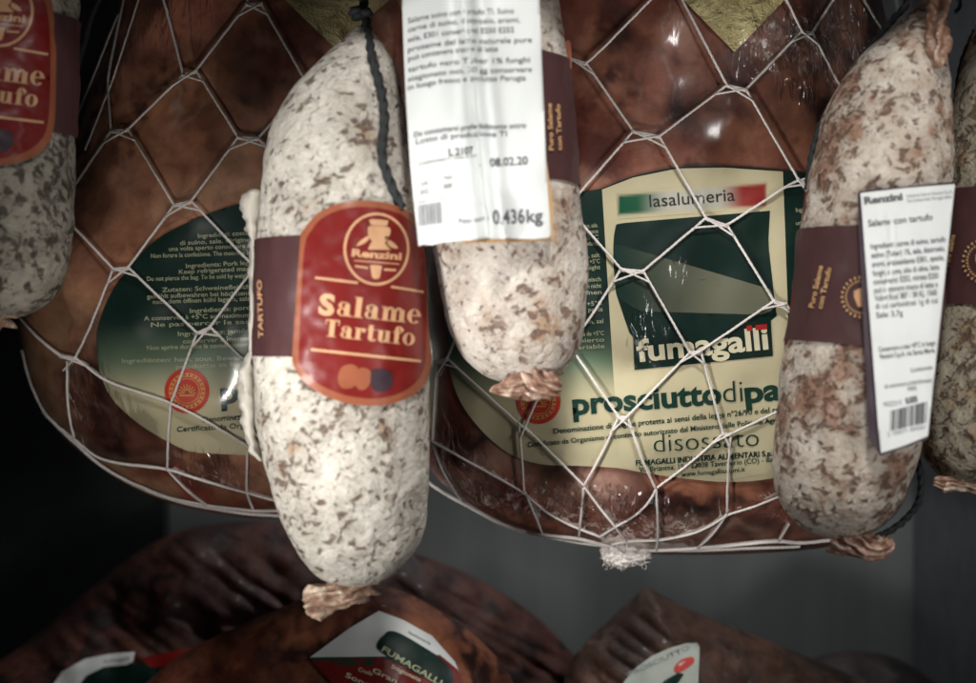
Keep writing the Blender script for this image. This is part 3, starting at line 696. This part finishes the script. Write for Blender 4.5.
# ------------------------------------------------------------------ salami
GRP = 'bloomed salami hanging in front of the hams'
def salami(rows, yc, seed, mat, label, lump=.0016):
    s = Sal(rows, yc, seed, lump); lo = rows[-1]
    root = thing('salami', label, 'salami', W((lo[1]+lo[2])/2, lo[0], yc), GRP)
    V, F = s.mesh(); meshobj('casing', V, F, M[mat], root)
    return s, root
def tail(pts, rads, y, mat, root, n=6, name='casing_end', ridges=9, depth=.28):
    path = catmull([Vector(W(px, py, y+dy)) for px, py, dy in pts], n)
    R = []; m = len(rads)-1
    for i in range(len(path)):
        u = i/(len(path)-1)*m; j = min(m-1, int(u)); R.append((rads[j]+(rads[j+1]-rads[j])*(u-j))*K)
    V, F = tube(path, R, 72, plies=ridges, twist=60, depth=depth)
    V = [v+Vector((noise.noise(v*260), noise.noise(v*260+Vector((5, 1, 1))), noise.noise(v*260+Vector((1, 7, 1)))))*.0011 for v in V]
    return meshobj(name, V, F, M[mat], root)
def badge(fn, outer, inner, root, T):
    """T maps design pixels (as on the salami with the whole badge) to this badge's pixels"""
    def tr(it): return [T(*p) for p in it[0]], it[1]
    b = put('badge', [tr(poly(outer))], fn, .0015, M['copper'], root, 4)
    put('badge_face', [tr(poly(inner))], fn, .00165, M['red'], b, 4)
    orn = [ring(376.5, 249, 33, 36.5, 2.6), line(315, 277.6, 358, 282.8, 2.4), line(391, 286.6, 424, 292, 2.4), line(311, 349.5, 421, 361.2, 2.6)]
    # crest: crowned figure over a scroll
    orn += [poly([(369, 220), (372, 219), (376, 221.5), (380, 219.5), (384, 222), (388.5, 220.5), (387, 226), (371, 225)]), poly(smooth_poly([(370, 226), (388, 227), (390.5, 232), (388, 238), (384, 243), (374, 242), (369, 237), (368, 231)], 4)),
            poly(smooth_poly([(373, 240), (383, 241), (386, 247), (391, 250), (380, 248.5), (368, 249.5), (371, 246)], 3)), poly(smooth_poly([(364, 238), (369, 236), (368, 240), (363, 244), (357, 246), (358, 243)], 3)), poly(smooth_poly([(388, 240), (394, 243), (398, 248), (393, 248), (388, 245)], 3)),
            text('Renzini', 351.5, 256, 401.5, 259.8, 7.2, .04), line(354, 260.5, 399, 264, 1.1), line(355, 266, 368, 268, 2), line(384, 269.5, 396, 270, 2), poly(smooth_poly([(370, 265), (382, 266), (379, 270), (380, 277), (376, 279), (372, 277), (374, 270)], 3))]
    for f in fat('Salame', 318.3, 313.5, 421, 324.2, 20.5)+fat('Tartufo', 323.7, 336, 415, 345.8, 17.5): orn.append(f)
    put('lettering', [tr(o) for o in orn], fn, .0018, M['gold'], b, 5)
    put('emblem', [tr(poly(smooth_poly([(338, 378), (341, 368), (350, 364), (357, 367), (358, 376), (355, 386), (346, 389), (340, 386)], 4))), tr(poly(smooth_poly([(355, 378), (358, 369), (366, 368), (371, 373), (370, 383), (364, 390), (357, 388)], 4)))], fn, .00185, M['copper'], b, 5)
    put('emblem', [tr(poly(smooth_poly([(371, 372), (376, 369), (386, 370), (392, 375), (392, 384), (386, 391), (376, 391), (371, 385)], 4)))], fn, .0019, M['truffle'], b, 5)
    return b
OUT = smooth_poly([(300, 240), (306, 227), (318, 213), (340, 203), (365, 200.5), (392, 204), (412, 214), (425, 232), (431, 270), (432, 315), (431, 365), (421, 389), (398, 402), (371, 406), (341, 402), (314, 390), (298, 374), (292, 357), (299, 345), (300, 300)], 4)
INN = smooth_poly([(305, 244), (311, 231), (321, 219), (341, 209.5), (365, 207), (390, 210.5), (408, 219), (419.5, 236), (425.5, 270), (426.5, 315), (425, 362), (416, 382), (396, 394.5), (371, 398.5), (343, 394.5), (318, 383.5), (303, 369), (298.6, 356), (300.5, 330), (302, 280)], 4)

# 1: left of centre, whole badge
r1 = [(27, 356, 366), (40, 342, 380), (55, 327, 391), (87, 298, 402), (119, 278, 408), (161, 265, 413), (193, 262, 416), (250, 257, 421), (300, 255, 425), (350, 253, 428), (400, 255, 430), (450, 262, 430), (500, 275, 428), (540, 291, 419), (563, 306, 405), (578, 322, 385), (584, 336, 370), (586, 345, 362)]
s1, o1 = salami(r1, -.052, 1., 's1', 'pale white-bloomed salami with the whole red badge, hanging lowest in front of the netted hams')
b1 = s1.band(lambda p: 241, lambda p: 356); bd = meshobj('paper_band', b1[0], b1[1], M['plum'], o1)
put('lettering', [text('TARTUFO', 263, 338, 261.5, 280, 4.5, .02)], s1.on, .0017, M['gold'], bd)
badge(s1.on, OUT, INN, o1, lambda x, y: (x, y))
tail([(360, 578, .002), (346, 590, -.004), (330, 597, -.006), (315, 603, -.007), (306, 607, -.007)], [20, 12, 11, 14, 9], -.052, 'tail', o1)
cp = [W(362, -14, -.045), W(364, 5, -.046), W(367, 24, -.052)]+[s1.on(a, b, .0012) for a, b in ((372, 56), (380, 87), (384.5, 119), (382, 155), (391, 184), (402, 208))]
mb = MB(); mb.add(tube(catmull(cp, 26), .0016, 18, plies=3, twist=420, depth=.2, jitter=.05))
for dx, dy in ((-7, 12), (3, 14), (-4, 17)): 
    c = W(363+dx, dy, -.05); mb.add(tube([c+Vector((-.0022, 0, -.0008)), c+Vector((-.001, -.0012, 0)), c+Vector((.001, -.0012, .0004)), c+Vector((.002, 0, 0))], [.0009, .0019, .0019, .0009], 12))
mb.build('hanging_cord', M['cord'], o1)
# white sticker folded behind, seen from its edge
V = []; F = []
edge = [(190, 253, 256), (194, 246, 262), (201, 243, 263), (210, 242, 262), (219, 244, 261), (228, 247, 260), (236, 250, 260), (250, 251, 259), (300, 250.5, 258), (345, 250, 257), (354, 248, 256), (364, 243, 256), (376, 240, 255), (390, 239, 256), (405, 241, 258), (425, 245, 256), (440, 248, 257), (452, 253, 261), (460, 260, 266)]
pe = catmull([Vector((a, b, c)) for a, b, c in edge], 6); n2_ = 14
for v in pe:
    for j in range(n2_):
        a = 2*PI*j/n2_; cx = (v.y+v.z)/2; hw = (v.z-v.y)/2+.4
        p_ = W(cx+hw*math.cos(a), v.x, -.052); p_.y += math.sin(a)*(.0045+hw*K*.4); p_ += Vector((1, .5, 0))*.0017*noise.noise(p_*330); V.append(p_)
for i in range(len(pe)-1):
    for j in range(n2_): a = i*n2_+j; b = i*n2_+(j+1) % n2_; F.append([a, b, b+n2_, a+n2_])
F += [list(range(n2_))[::-1], [(len(pe)-1)*n2_+j for j in range(n2_)]]
tag(meshobj('price_sticker', V, F, M['fold'], o1), 'white sticker folded round the back, seen edge-on')

# 2: centre, with the large white sticker
r2 = [(-170, 470, 490), (-150, 450, 515), (-110, 425, 540), (-50, 415, 553), (0, 414, 559), (60, 417, 568), (130, 421, 575), (190, 426, 580), (250, 431, 586), (295, 440, 589), (325, 449, 587), (350, 461, 580), (366, 474, 568), (377, 489, 553), (382, 502, 542), (384, 512, 532)]
s2, o2 = salami(r2, -.046, 2., 's2', 'short salami in the centre with a large white weight sticker down its front')
b_ = s2.band(lambda p: 57+7*math.sin(p), lambda p: 184+3*math.sin(p)); bd = meshobj('paper_band', b_[0], b_[1], M['plum'], o2)
for q_ in (text('Puro Salame', 553.5, 150, 551.5, 103, 4.6, .02), text('con Tartufo', 562, 150, 560, 104, 4.6, .02)): put('lettering', [q_], s2.on, .0017, M['gold2'], bd)
put('badge', [poly(smooth_poly([(563, 50), (565, 42), (569, 40), (571, 46), (571.5, 60), (571, 69), (564, 66)], 3))], lambda a, b, o: W(a, b, s2.yc-.008-o), .0005, M['copper'], o2, 4)
tail([(532, 370, .0), (538, 381, -.006), (548, 386, -.008), (556, 388, -.006)], [26, 17, 11, 7], -.05, 'tailred', o2)
tail([(530, 376, .0), (516, 385, -.008), (502, 389, -.009), (489, 391, -.009)], [17, 10, 5, 1], -.05, 'tailred', o2)
def foldx(py): return 464+py*.10
def stick2(px, py, off=0.):
    yc = s2.yc-.0385; u = (px-478)*K*.9
    y = yc+u*u*9.5
    f = px-foldx(py)
    y += .0058*math.exp(-(f/6)**2)-.0026*math.exp(-((f-16)/8)**2)-.0012*math.exp(-((f+16)/9)**2)
    y -= .0035*math.exp(-((px-py*.22-452)/7)**2)*sst(165, 215, py)*.8
    y += .0016*math.sin(py*.030+px*.02)+.0010*noise.noise(Vector((px*.04, py*.02, 2)))
    y -= .002*sst(215, 245, py)
    return W(px, py, y-off)
def sheet(name, outline, fn, mat, root, step=4, thick=.00025):
    V, F, P = lay(*poly(outline), fn, 0., step); n = len(V)
    V2 = V+[v+Vector((0, thick, 0)) for v in V]; F2 = F+[[i+n for i in f][::-1] for f in F]
    cnt = {}
    for f in F:
        for i in range(len(f)): a, b = f[i], f[(i+1) % len(f)]; cnt[(a, b)] = 1
    for (a, b) in list(cnt):
        if (b, a) not in cnt: F2.append([b, a, a+n, b+n])
    return meshobj(name, V2, F2, M[mat], root)
k2 = sheet('price_sticker', [(401, -40), (402, 0), (404, 60), (406.5, 110), (410, 165), (414, 205), (418.5, 246), (424, 244.5), (431, 245.5), (440, 243), (455, 241.5), (480, 239), (510, 238.5), (535, 239), (549, 237.5), (551.5, 235), (549, 205), (547, 180), (544, 110), (541, 40), (539.5, 0), (538, -40)], stick2, 'paper', o2)
tag(k2, 'large creased white weight sticker')
put('sticker_backing', [poly([(545, 150), (549, 180), (553.3, 205), (553.5, 237), (551, 239.8), (535, 241.2), (510, 240.6), (480, 241.2), (462, 242.8), (462, 236), (535, 233), (546, 230)])], lambda a, b, o: stick2(a, b, o)+Vector((0, .0013, 0)), 0., M['gold2'], k2, 5)
dip = lambda x, y: (x, y+7*max(0, (462-x)/55)**2-1.2*math.exp(-((x-foldx(y))/9)**2))
tx = ['Salame suino con tartufo TI. Suino', 'carne di suino, destrosio, aromi,', 'sale, E301 conservanti E250 E252', 'proteine del latte naturale pure', 'può contenere tracce di latte', 'tartufo nero Tuber 1% funghi', 'stagionato min. 30 gg conservare', 'in luogo fresco e asciutto Perugia']
it = []
for i, (y, xr) in enumerate(((15, 514), (24, 520), (34, 514), (44, 532), (53, 498), (64, 530), (73.5, 532), (82, 526))):
    it.append(text(tx[i], 408, y+1.5, xr, y-2, 5.4, .004))
it += [text('Da consumarsi preferibilmente entro', 414, 132, 526, 127.5, 5.2, .008), text('Lotto di produzione TI', 416, 139.5, 507, 136, 5.2, .01), text('L 2107', 449, 155.5, 474, 153.5, 7, .03), text('08.02.20', 490, 166.5, 528, 164, 8, .02), text('Cod.', 421, 182, 428, 181, 3.8), text('Tara', 444, 179, 452, 178, 3.8), text('012', 421, 191, 428, 190, 4.5), text('000', 444, 188, 452, 187, 4.5), text('0.436', 493, 224.5, 525, 222.5, 14, .018), text('kg', 527, 222.3, 543, 221.5, 13, .014)]
put('lettering', it, stick2, .0002, M['softink'], k2, None, dip)
it = [text('Confezionato il / Data di scad.', 419, 161.5, 480, 157, 3.5), line(417, 173, 482, 166, .7), line(418, 198, 444, 197, .7), text('Peso netto', 459, 223.5, 489, 221, 5, .01)]
x = 418
while x < 441: w = random.choice((.6, .9, 1.3)); it.append(poly([(x, 201), (x+w, 201), (x+w+1, 222), (x+1, 222)])); x += w+random.choice((.7, 1.2))
put('lettering', it, stick2, .0002, M['greyink'], k2, None, dip)

# 3: right, with the narrow sticker
r3 = [(3, 918, 934), (10, 909, 939), (20, 897, 942), (37, 880, 943), (58, 859, 945), (91, 839, 949), (121, 825, 950), (157, 814, 950), (190, 808, 948), (227, 803, 945), (280, 797, 941), (331, 789, 936), (400, 779, 928), (450, 775, 918), (480, 776, 908), (505, 783, 897), (522, 795, 884), (533, 812, 870), (538, 828, 858), (540, 836, 850)]
s3, o3 = salami(r3, -.05, 3., 's3', 'leaning salami with brown patches and a narrow white barcode sticker')
b_ = s3.band(lambda p: 231+2*math.sin(p), lambda p: 347+7*math.sin(p)); bd = meshobj('paper_band', b_[0], b_[1], M['plum'], o3)
for q_ in (text('Puro Salame', 813.5, 308, 823, 266, 5.2, .02), text('con Tartufo', 822, 309, 831.5, 268, 5.2, .02)): put('lettering', [q_], s3.on, .0017, M['gold2'], bd)
def emblem(fn, cx, cy, r, par):
    it = []
    for i in range(26):
        a = 2*PI*i/26; it.append(poly(ellipse(cx+r*math.cos(a), cy+r*math.sin(a), 1.5, 1.1, 8, rot=a)))
    for i in range(34):
        a = 2*PI*i/34; it.append(line(cx+r*.76*math.cos(a), cy+r*.76*math.sin(a), cx+r*.86*math.cos(a+.1), cy+r*.86*math.sin(a+.1), 1.1))
    put('emblem', it, fn, .0017, M['gold2'], par)
    q = r/20; put('emblem', [poly([(cx+a*q, cy+b*q) for a, b in ((-8, -6), (-4, -4), (-2, -9), (3, -9), (4, -4), (9, -5), (8, 0), (4, 2), (5, 9), (0, 7), (-4, 10), (-4, 3), (-8, 0))])], fn, .0018, M['gold'], par, 5)
emblem(s3.on, 862, 297, 20, bd)
# edge of the red badge on the far side
V = []; F = []; pe = catmull([W(x, y, -.048) for x, y in ((806, 192), (804.5, 205), (802, 230), (797.5, 262), (793, 295), (788.5, 325), (785, 345))], 8)
for p_ in pe: V += [p_+Vector((-.0004, 0, 0)), p_+Vector((.0009, -.004, 0)), p_+Vector((.004, .01, 0))]
for i in range(len(pe)-1): F += [[3*i, 3*i+1, 3*i+4, 3*i+3], [3*i+2, 3*i, 3*i+3, 3*i+5]]
meshobj('badge', V, F, M['red'], o3)
Y3 = s3.yc-.031
def stick3(px, py, off=0.):
    u = (px-905)*K
    y = Y3-.0015+ (py-320)*K*-.05+u*.12+u*u*4+.0012*math.sin(py*.035)+.0008*noise.noise(Vector((px*.05, py*.03, 8)))
    cx = 884+9*math.sin((py-190)*.028)
    y += .0016*math.exp(-((px-cx)/2.6)**2)*sst(205, 225, py)*(1-sst(290, 315, py))
    return W(px, py, y-off)
k3 = sheet('price_sticker', [(860.5, 193), (880, 191), (905, 188), (930, 186), (955, 184), (951, 215), (946, 250), (941, 300), (938, 330), (934, 380), (928, 436), (904, 446), (881, 453), (878, 425), (875, 380), (872, 330), (867, 260)], stick3, 'paper', o3, 3.5)
tag(k3, 'narrow white ingredients sticker with barcode')
put('sticker_backing', [poly([(858, 194), (860.5, 190.5), (953, 181.5), (956, 184), (930, 430), (928, 439.5), (881, 456.5), (869, 437), (873.5, 395), (871, 330), (866, 260)])], lambda a, b, o: stick3(a, b, o)+Vector((0, .0009, 0)), 0., M['truffle'], k3, 6)
it = [text('Renzini', 864.5, 204, 903, 199.6, 6.8, .05), text('Salame con tartufo', 868.5, 226.5, 933, 219.8, 6.6, .012)]
tl = ['Ingredienti: carne di suino, tartufo', 'estivo (Tuber) 1%, sale, destrosio,', 'aromi, antiossidante E301, spezie,', 'funghi, aroma, olio di oliva, latte', 'conservanti: E252, nitrato E250', 'può contenere tracce di latte e', 'Valori Kcal 387 / 38 KJ, 1560', 'di cui carboidrati 1g di cui', 'Sale: 3,7g']
for i, y in enumerate((249, 258, 267, 276, 284.5, 293, 301, 309, 318)):
    x0 = 871+i*.7; x1 = (946 if i < 3 else 942) - i*.8
    if i == 8: x1 = 903
    if i == 7: x1 = 938
    it.append(text(tl[i], x0, y, x1, y-(x1-x0)*.1, 5.6, .008))
it += [text('Conservare a max +8°C in luogo', 879, 352, 935.5, 345, 5, .008), text('Renzini S.p.A. via Santa Maria', 880.5, 359, 935, 352.5, 5, .008), text('Confezionato', 911, 372.5, 933, 369, 4.5), text('da consumarsi preferibilmente', 885, 388.5, 932, 382, 4.5), text('100%', 908, 391, 917, 390, 4), text('0.000', 906.5, 404, 918, 401.5, 6, .03)]
put('lettering', it, stick3, .0002, M['softink'], k3)
it = [text('Industria Salumi Renzini S.p.A.', 907, 197.5, 953, 193, 3.4), text('Via Umbertide Perugia Italia', 907, 202.5, 952, 198, 3.4), text('PREZZO €', 884, 407, 902, 404.5, 4.5), text('2 104571 004361', 888, 436.5, 926, 428.5, 4.2)]
put('lettering', it[:2], stick3, .0002, M['greyink'], k3)
for q_ in it[2:]: put('lettering', [q_], stick3, .0002, M['greyink'], k3)
it = []; x = 890.5; rb = random.Random(3)
while x < 927:
    w = rb.choice((.6, .9, 1.4)); u = (x-890)/37; it.append(poly([(x, 411-9.5*u), (x+w, 411-9.5*u), (x+w-.5, 431-8.5*u), (x-.5, 431-8.5*u)])); x += w+rb.choice((.6, .9, 1.3))
put('barcode', it, stick3, .0002, M['ink'], k3)
tail([(840, 532, 0), (858, 543, -.003), (872, 548, -.004), (884, 545, -.004), (887, 540, -.003)], [18, 11, 9, 8, 4], -.052, 'tailred', o3)
tail([(936, -20, .004), (936, 5, 0), (937, 30, -.008), (939, 50, -.012), (937, 66, -.015)], [9, 10, 9, 8, 3], -.055, 'tailred', o3, name='casing_end', ridges=4, depth=.35)
mb = MB(); mb.add(tube(catmull([W(905, -12, -.045), W(906, 4, -.05), W(894, 18, -.045), W(872, 44, -.035), W(846, 82, -.03), W(824, 118, -.03), W(813, 150, -.03), W(807, 190, -.03)], 24), .0012, 16, plies=3, twist=500, depth=.2))
mb.build('hanging_cord', M['cord'], o3); mb = MB(); mb.add(tube(catmull([W(903, 430, -.03), W(915, 455, -.035), W(921, 480, -.04), W(918, 503, -.045), W(905, 520, -.05), W(890, 531, -.052), W(876, 538, -.055)], 24), .0012, 16, plies=3, twist=500, depth=.2))
mb.build('tail_cord', M['cord'], o3)

# 4: right edge
r4 = [(-40, 992, 1010), (-20, 984, 1030), (29, 973, 1050), (73, 961, 1068), (110, 956, 1076), (157, 951, 1080), (220, 944, 1082), (320, 931, 1080), (400, 923, 1076), (440, 921, 1066), (462, 927, 1050), (475, 938, 1034), (481, 950, 1016), (484, 965, 1000)]
s4, o4 = salami(r4, -.036, 4., 's4', 'salami cut off by the right edge of the picture, dull ochre mould, dark plum band')
b_ = s4.band(lambda p: 194+4*math.sin(p), lambda p: 310+6*math.sin(p)); bd = meshobj('paper_band', b_[0], b_[1], M['plum'], o4)
emblem(s4.on, 984, 261, 21, bd)
put('lettering', [text('Puro Salame', 949, 266, 955, 235, 5, .02)], s4.on, .0017, M['gold2'], bd)
tail([(985, 470, 0), (962, 480, -.004), (946, 484, -.005), (934, 482, -.004)], [22, 9, 6, 3], -.04, 'tail', o4)
mb = MB(); mb.add(tube(catmull([W(975, 30, -.02), W(962, 62, -.015), W(956, 100, -.015), W(952, 150, -.015)], 16), .0010, 12, plies=3, twist=500, depth=.2)); mb.build('hanging_cord', M['cord'], o4)

# 0: left edge
r0 = [(-220, -20, 10), (-200, -50, 40), (-140, -72, 64), (-60, -78, 71), (0, -80, 73), (130, -82, 74), (200, -80, 72.5), (240, -77, 69.5), (275, -70, 63), (296, -60, 54), (308, -46, 42), (315, -30, 28), (318, -15, 12)]
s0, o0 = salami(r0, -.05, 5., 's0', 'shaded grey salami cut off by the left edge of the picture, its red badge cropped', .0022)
b_ = s0.band(lambda p: 19+2*math.sin(p), lambda p: 135+2*math.sin(p)); bd = meshobj('paper_band', b_[0], b_[1], M['plum'], o0)
badge(s0.on, OUT, INN, o0, lambda x, y: ((x-376)*1.04-.016*(y-300)-2, (y-310)*.985+.02*(x-376)+71))
tail([(-8, 305, 0), (-20, 318, -.004), (-30, 324, -.004)], [24, 14, 6], -.05, 'tail', o0)

# ------------------------------------------------------------------ stacked dark hams below
def lower(name, outline, cen, y, T, pal, blobs, seed, label, lump=.006, ls=30, p=2.2, wr=0.):
    h = Ham(outline, cen, y, T, p, .5, lump, ls, seed); root = thing(name, label, 'ham', Vector((h.c.x, y, -.235)), 'dark hams stacked on the shelf below')
    V, F = h.mesh(130, 360, front=lambda v: wr*(abs(noise.noise(Vector((v.x*60+v.z*95, v.z*30, seed))))-.2))
    meshobj('rind', V, F, M['darkham'], root, col=ham_colour(V, pal, blobs, seed, 34, .85, .25)); return h, root
lower('cured_ham', [(-60, 700), (10, 655), (60, 615), (120, 565), (170, 535), (215, 524), (270, 522), (350, 535), (440, 562), (510, 598), (560, 640), (590, 690), (580, 790), (300, 860), (0, 820)], (290, 700), .17, .05,
      (L((66, 38, 31)), L((100, 56, 44)), L((44, 28, 24))), [(300, 560, 70, 14, .3, L((84, 56, 50)), .5), (240, 610, 80, 30, -.5, L((76, 42, 32)), .6), (400, 600, 90, 20, .5, L((66, 48, 44)), .6)], 3., 'blackish wrinkled ham at the back of the lower pile, below the left hams', .010, 30, 2.0, .007)
hb, ob = lower('cured_ham', [(120, 720), (150, 680), (185, 652), (230, 630), (290, 604), (340, 588), (390, 588), (440, 612), (485, 645), (515, 690), (520, 780), (330, 860), (150, 820)], (330, 720), .085, .045,
      (L((112, 54, 36)), L((164, 94, 58)), L((66, 34, 28))), [(270, 635, 60, 9, -.35, L((186, 110, 62)), .6), (300, 615, 50, 7, -.4, L((96, 50, 38)), .7), (240, 668, 24, 12, 0, L((190, 96, 50)), .5), (390, 600, 40, 14, .4, L((78, 36, 28)), .8)], 8., 'red-brown glossy ham on the lower pile with a white, green and red pointed label', .005, 34, 2.2, .003)
hc, oc = lower('cured_ham', [(560, 720), (568, 670), (584, 645), (608, 622), (632, 600), (646, 588), (660, 594), (695, 612), (740, 630), (800, 654), (850, 675), (885, 700), (890, 790), (700, 850), (580, 810)], (700, 720), .12, .05,
      (L((66, 46, 38)), L((96, 66, 50)), L((44, 30, 26))), [(760, 655, 70, 12, .35, L((120, 74, 48)), .6), (650, 610, 18, 26, 0, L((50, 36, 32)), .7), (700, 640, 60, 30, .4, L((98, 66, 48)), .5)], 13., 'dusky brown ham with a raised peak and an oval white label, at lower right', .007, 34, 2.0, .006)
lower('cured_ham', [(760, 740), (775, 690), (805, 664), (850, 652), (900, 660), (940, 690), (960, 740), (900, 820), (800, 820)], (860, 740), .19, .04, (L((36, 28, 25)), L((52, 37, 31)), L((26, 21, 20))), [], 17., 'small dim ham in the far lower right corner of the cabinet', .008, 36, 2.0, .007)
# pointed label
fb = hb.on
k = put('pointed_label', [poly([(310, 657.5), (350, 628), (379, 611), (403, 620), (432, 636), (440, 646), (455, 662), (470, 700), (380, 700), (335, 684)])], fb, .0022, M['paper'], ob, 6)
put('green_stripe', [poly([(311, 657.5), (330, 662), (350, 662.5), (375, 659), (400, 656.5), (400, 663), (375, 666), (345, 667.5), (312, 661)])], fb, .0025, M['greenink'], k, 6)
put('red_panel', [poly([(312, 661), (345, 667.5), (375, 666), (400, 663), (440, 655), (458, 670), (472, 702), (380, 702), (335, 686)])], fb, .0025, M['red'], k, 6)
put('dark_banner', [poly(smooth_poly([(385, 634), (392, 631), (405, 636), (425, 648), (440, 658), (452, 672), (452, 684), (440, 684), (420, 676), (400, 664), (377, 648)], 4))], fb, .0030, M['green'], k, 6)
put('lettering', [text('FUMAGALLI', 381, 651, 440, 686, 6, .02)], fb, .0034, M['paleink'], k, 6)
put('lettering', [text('Sono', 345, 677, 370, 688, 5, .01), text('Gran', 372, 672, 396, 684, 5, .01), text('Stagionato', 391, 668, 420, 682, 4, .01), text('Crudo', 358, 671, 372, 676, 4, .01)], fb, .0028, M['whiteink'], k)
put('lettering', [text('lasalumeria', 408, 633, 430, 645, 3, .01)], fb, .0026, M['greyink'], k)
fc = hc.on
k = put('round_label', [poly([(616, 698), (624, 682), (636, 668), (652, 656), (670, 648), (686, 643.5), (697, 643), (699.5, 647), (698.5, 665), (698, 698)])], fc, .0045, M['dullpaper'], oc, 5)
put('dark_banner', [poly([(656, 690), (664, 681), (678, 673), (684, 674), (676, 684), (672, 692)])], fc, .0050, M['green'], k, 5)
put('lettering', [text('PROSCIUTTO', 630, 676, 690, 649, 4.5, .01)], fc, .0050, M['greyink'], k)
put('emblem', [poly(smooth_poly([(674, 668), (681, 660), (692, 657), (694, 662), (686, 669), (677, 673)], 4))], fc, .0050, M['redink'], k)
# label lower left on the back ham
hd = Ham([(-60, 700), (10, 655), (60, 615), (120, 565), (170, 535), (215, 524), (270, 522), (350, 535), (440, 562), (510, 598), (560, 640), (590, 690), (580, 790), (300, 860), (0, 820)], (290, 700), .17, .05, 2.0, .5, .008, 30, 3.)
bk = [o for o in bpy.data.objects if o.name == 'cured_ham'][0]
k = put('pointed_label', [poly([(50, 690), (62, 672), (85, 659), (110, 654), (135, 652), (133, 662), (100, 666), (80, 676), (72, 690)])], hd.on, .0085, M['paper'], bk, 6)
put('dark_banner', [poly([(76, 690), (86, 676), (104, 667), (160, 662), (150, 690)])], hd.on, .0089, M['green'], k, 6)
put('red_panel', [poly([(140, 658), (190, 648), (190, 662), (150, 668)])], hd.on, .0093, M['red'], k, 6)
put('lettering', [text('fumagalli', 104, 663, 130, 659, 3, .01)], hd.on, .0093, M['greyink'], k)

# ------------------------------------------------------------------ hook
t = thing('metal_hook', 'small black metal hook ring at the top right, between the two right-hand salami', 'hook', W(951, 12, .02))
c = W(951, 4, .02); mb = MB()
mb.add(tube([c+Vector((math.cos(a)*.0036, 0, math.sin(a)*.0036)) for a in [i*PI*1.7/24-1.2 for i in range(25)]], .0009, 10))
mb.build('ring', M['metal'], t)
mb = MB(); mb.add(tube(catmull([c+Vector((.001, 0, .003)), c+Vector((.002, 0, .02)), c+Vector((0, .0, .05))], 6), .0009, 10)); mb.build('shank', M['metal'], t)

# ------------------------------------------------------------------ cabinet and added shade boards
def box(name, x0, x1, y0, y1, z0, z1, mat):
    v = [Vector((x, y, z)) for z in (z0, z1) for y in (y0, y1) for x in (x0, x1)]
    f = [[0, 2, 3, 1], [4, 5, 7, 6], [0, 1, 5, 4], [2, 6, 7, 3], [0, 4, 6, 2], [1, 3, 7, 5]]
    o = meshobj(name, v, f, M[mat], None, False); return tag(o, kind='structure')
xl = W(170, 0, .27).x; xr = W(912, 0, .27).x
box('back_panel', -.48, xr+.02, .27, .28, -.24, .6, 'panel')
box('dark_panel', -.45, xl, .255, .2695, -.24, .6, 'side')
box('side_wall', -.47, -.45, -.15, .268, -.24, .6, 'side')
box('shade_board_left', xl-.03, xl, -.20, -.065, -.24, .6, 'side')  # unseen board, added to keep the side lamp off the far-left salami
box('side_wall', xr, xr+.02, -.15, .268, -.24, .6, 'side2')
box('shade_board_top', -.5, .5, -.135, -.115, .168, .6, 'side')  # unseen board, added to shade the upper hams from the upper lamp
box('shelf', -1., 1., -.3, .5, -.26, -.235, 'shelf')

# ------------------------------------------------------------------ light and camera
w = bpy.data.worlds.new('World'); S.world = w; w.use_nodes = True
bg = w.node_tree.nodes['Background']; bg.inputs[0].default_value = (.75, .88, 1, 1); bg.inputs[1].default_value = .035
def area(name, loc, target, sx, sy, power, col=(1, 1, 1), spread=None):
    d = bpy.data.lights.new(name, 'AREA'); d.shape = 'RECTANGLE' if max(sx, sy) > 5*min(sx, sy) else 'ELLIPSE'; d.size = sx; d.size_y = sy; d.energy = power; d.color = col
    if spread: d.spread = math.radians(spread)
    o = bpy.data.objects.new(name, d); COL.objects.link(o); o.location = loc
    o.rotation_euler = (Vector(target)-Vector(loc)).to_track_quat('-Z', 'Y').to_euler(); return o
area('key_lamp', (.06, -.46, -.38), (.06, 0, -.06), .34, .03, .26, (1., .96, .91), 70)
area('side_lamp', (-.28, -.38, -.10), (-.03, -.04, .0), .07, .07, .125, (1., .98, .95), 40)
area('left_lamp', (-.13, -.45, -.25), (-.13, .02, -.03), .04, .04, .022, (1., .96, .91), 30)
area('upper_lamp', (.06, -.50, .45), (.04, -.08, .03), .07, .07, .27, (1., .97, .93), 52)
area('fill_lamp', (.40, -.48, .02), (.11, 0, .0), .025, .26, .12, (1., .97, .94), 60)
area('back_lamp', (.05, .17, .42), (.06, .262, -.12), .12, .03, .34, (.94, .98, 1.), 80)
cam = bpy.data.cameras.new('camera'); co = bpy.data.objects.new('camera', cam); COL.objects.link(co); S.camera = co
co.location = (0, -D, 0); co.rotation_euler = (PI/2, 0, 0); cam.sensor_width = 36; cam.lens = 36*D/(976*K); cam.clip_start = .01; cam.clip_end = 50
cam.dof.use_dof = True; cam.dof.focus_distance = D-.006; cam.dof.aperture_fstop = 6.2
S.render.resolution_x = 1024; S.render.resolution_y = 717
S.render.engine = 'CYCLES'; S.cycles.max_bounces = 6; S.cycles.transparent_max_bounces = 12
S.view_settings.view_transform = 'Standard'; S.view_settings.look = 'None'; S.view_settings.exposure = .16
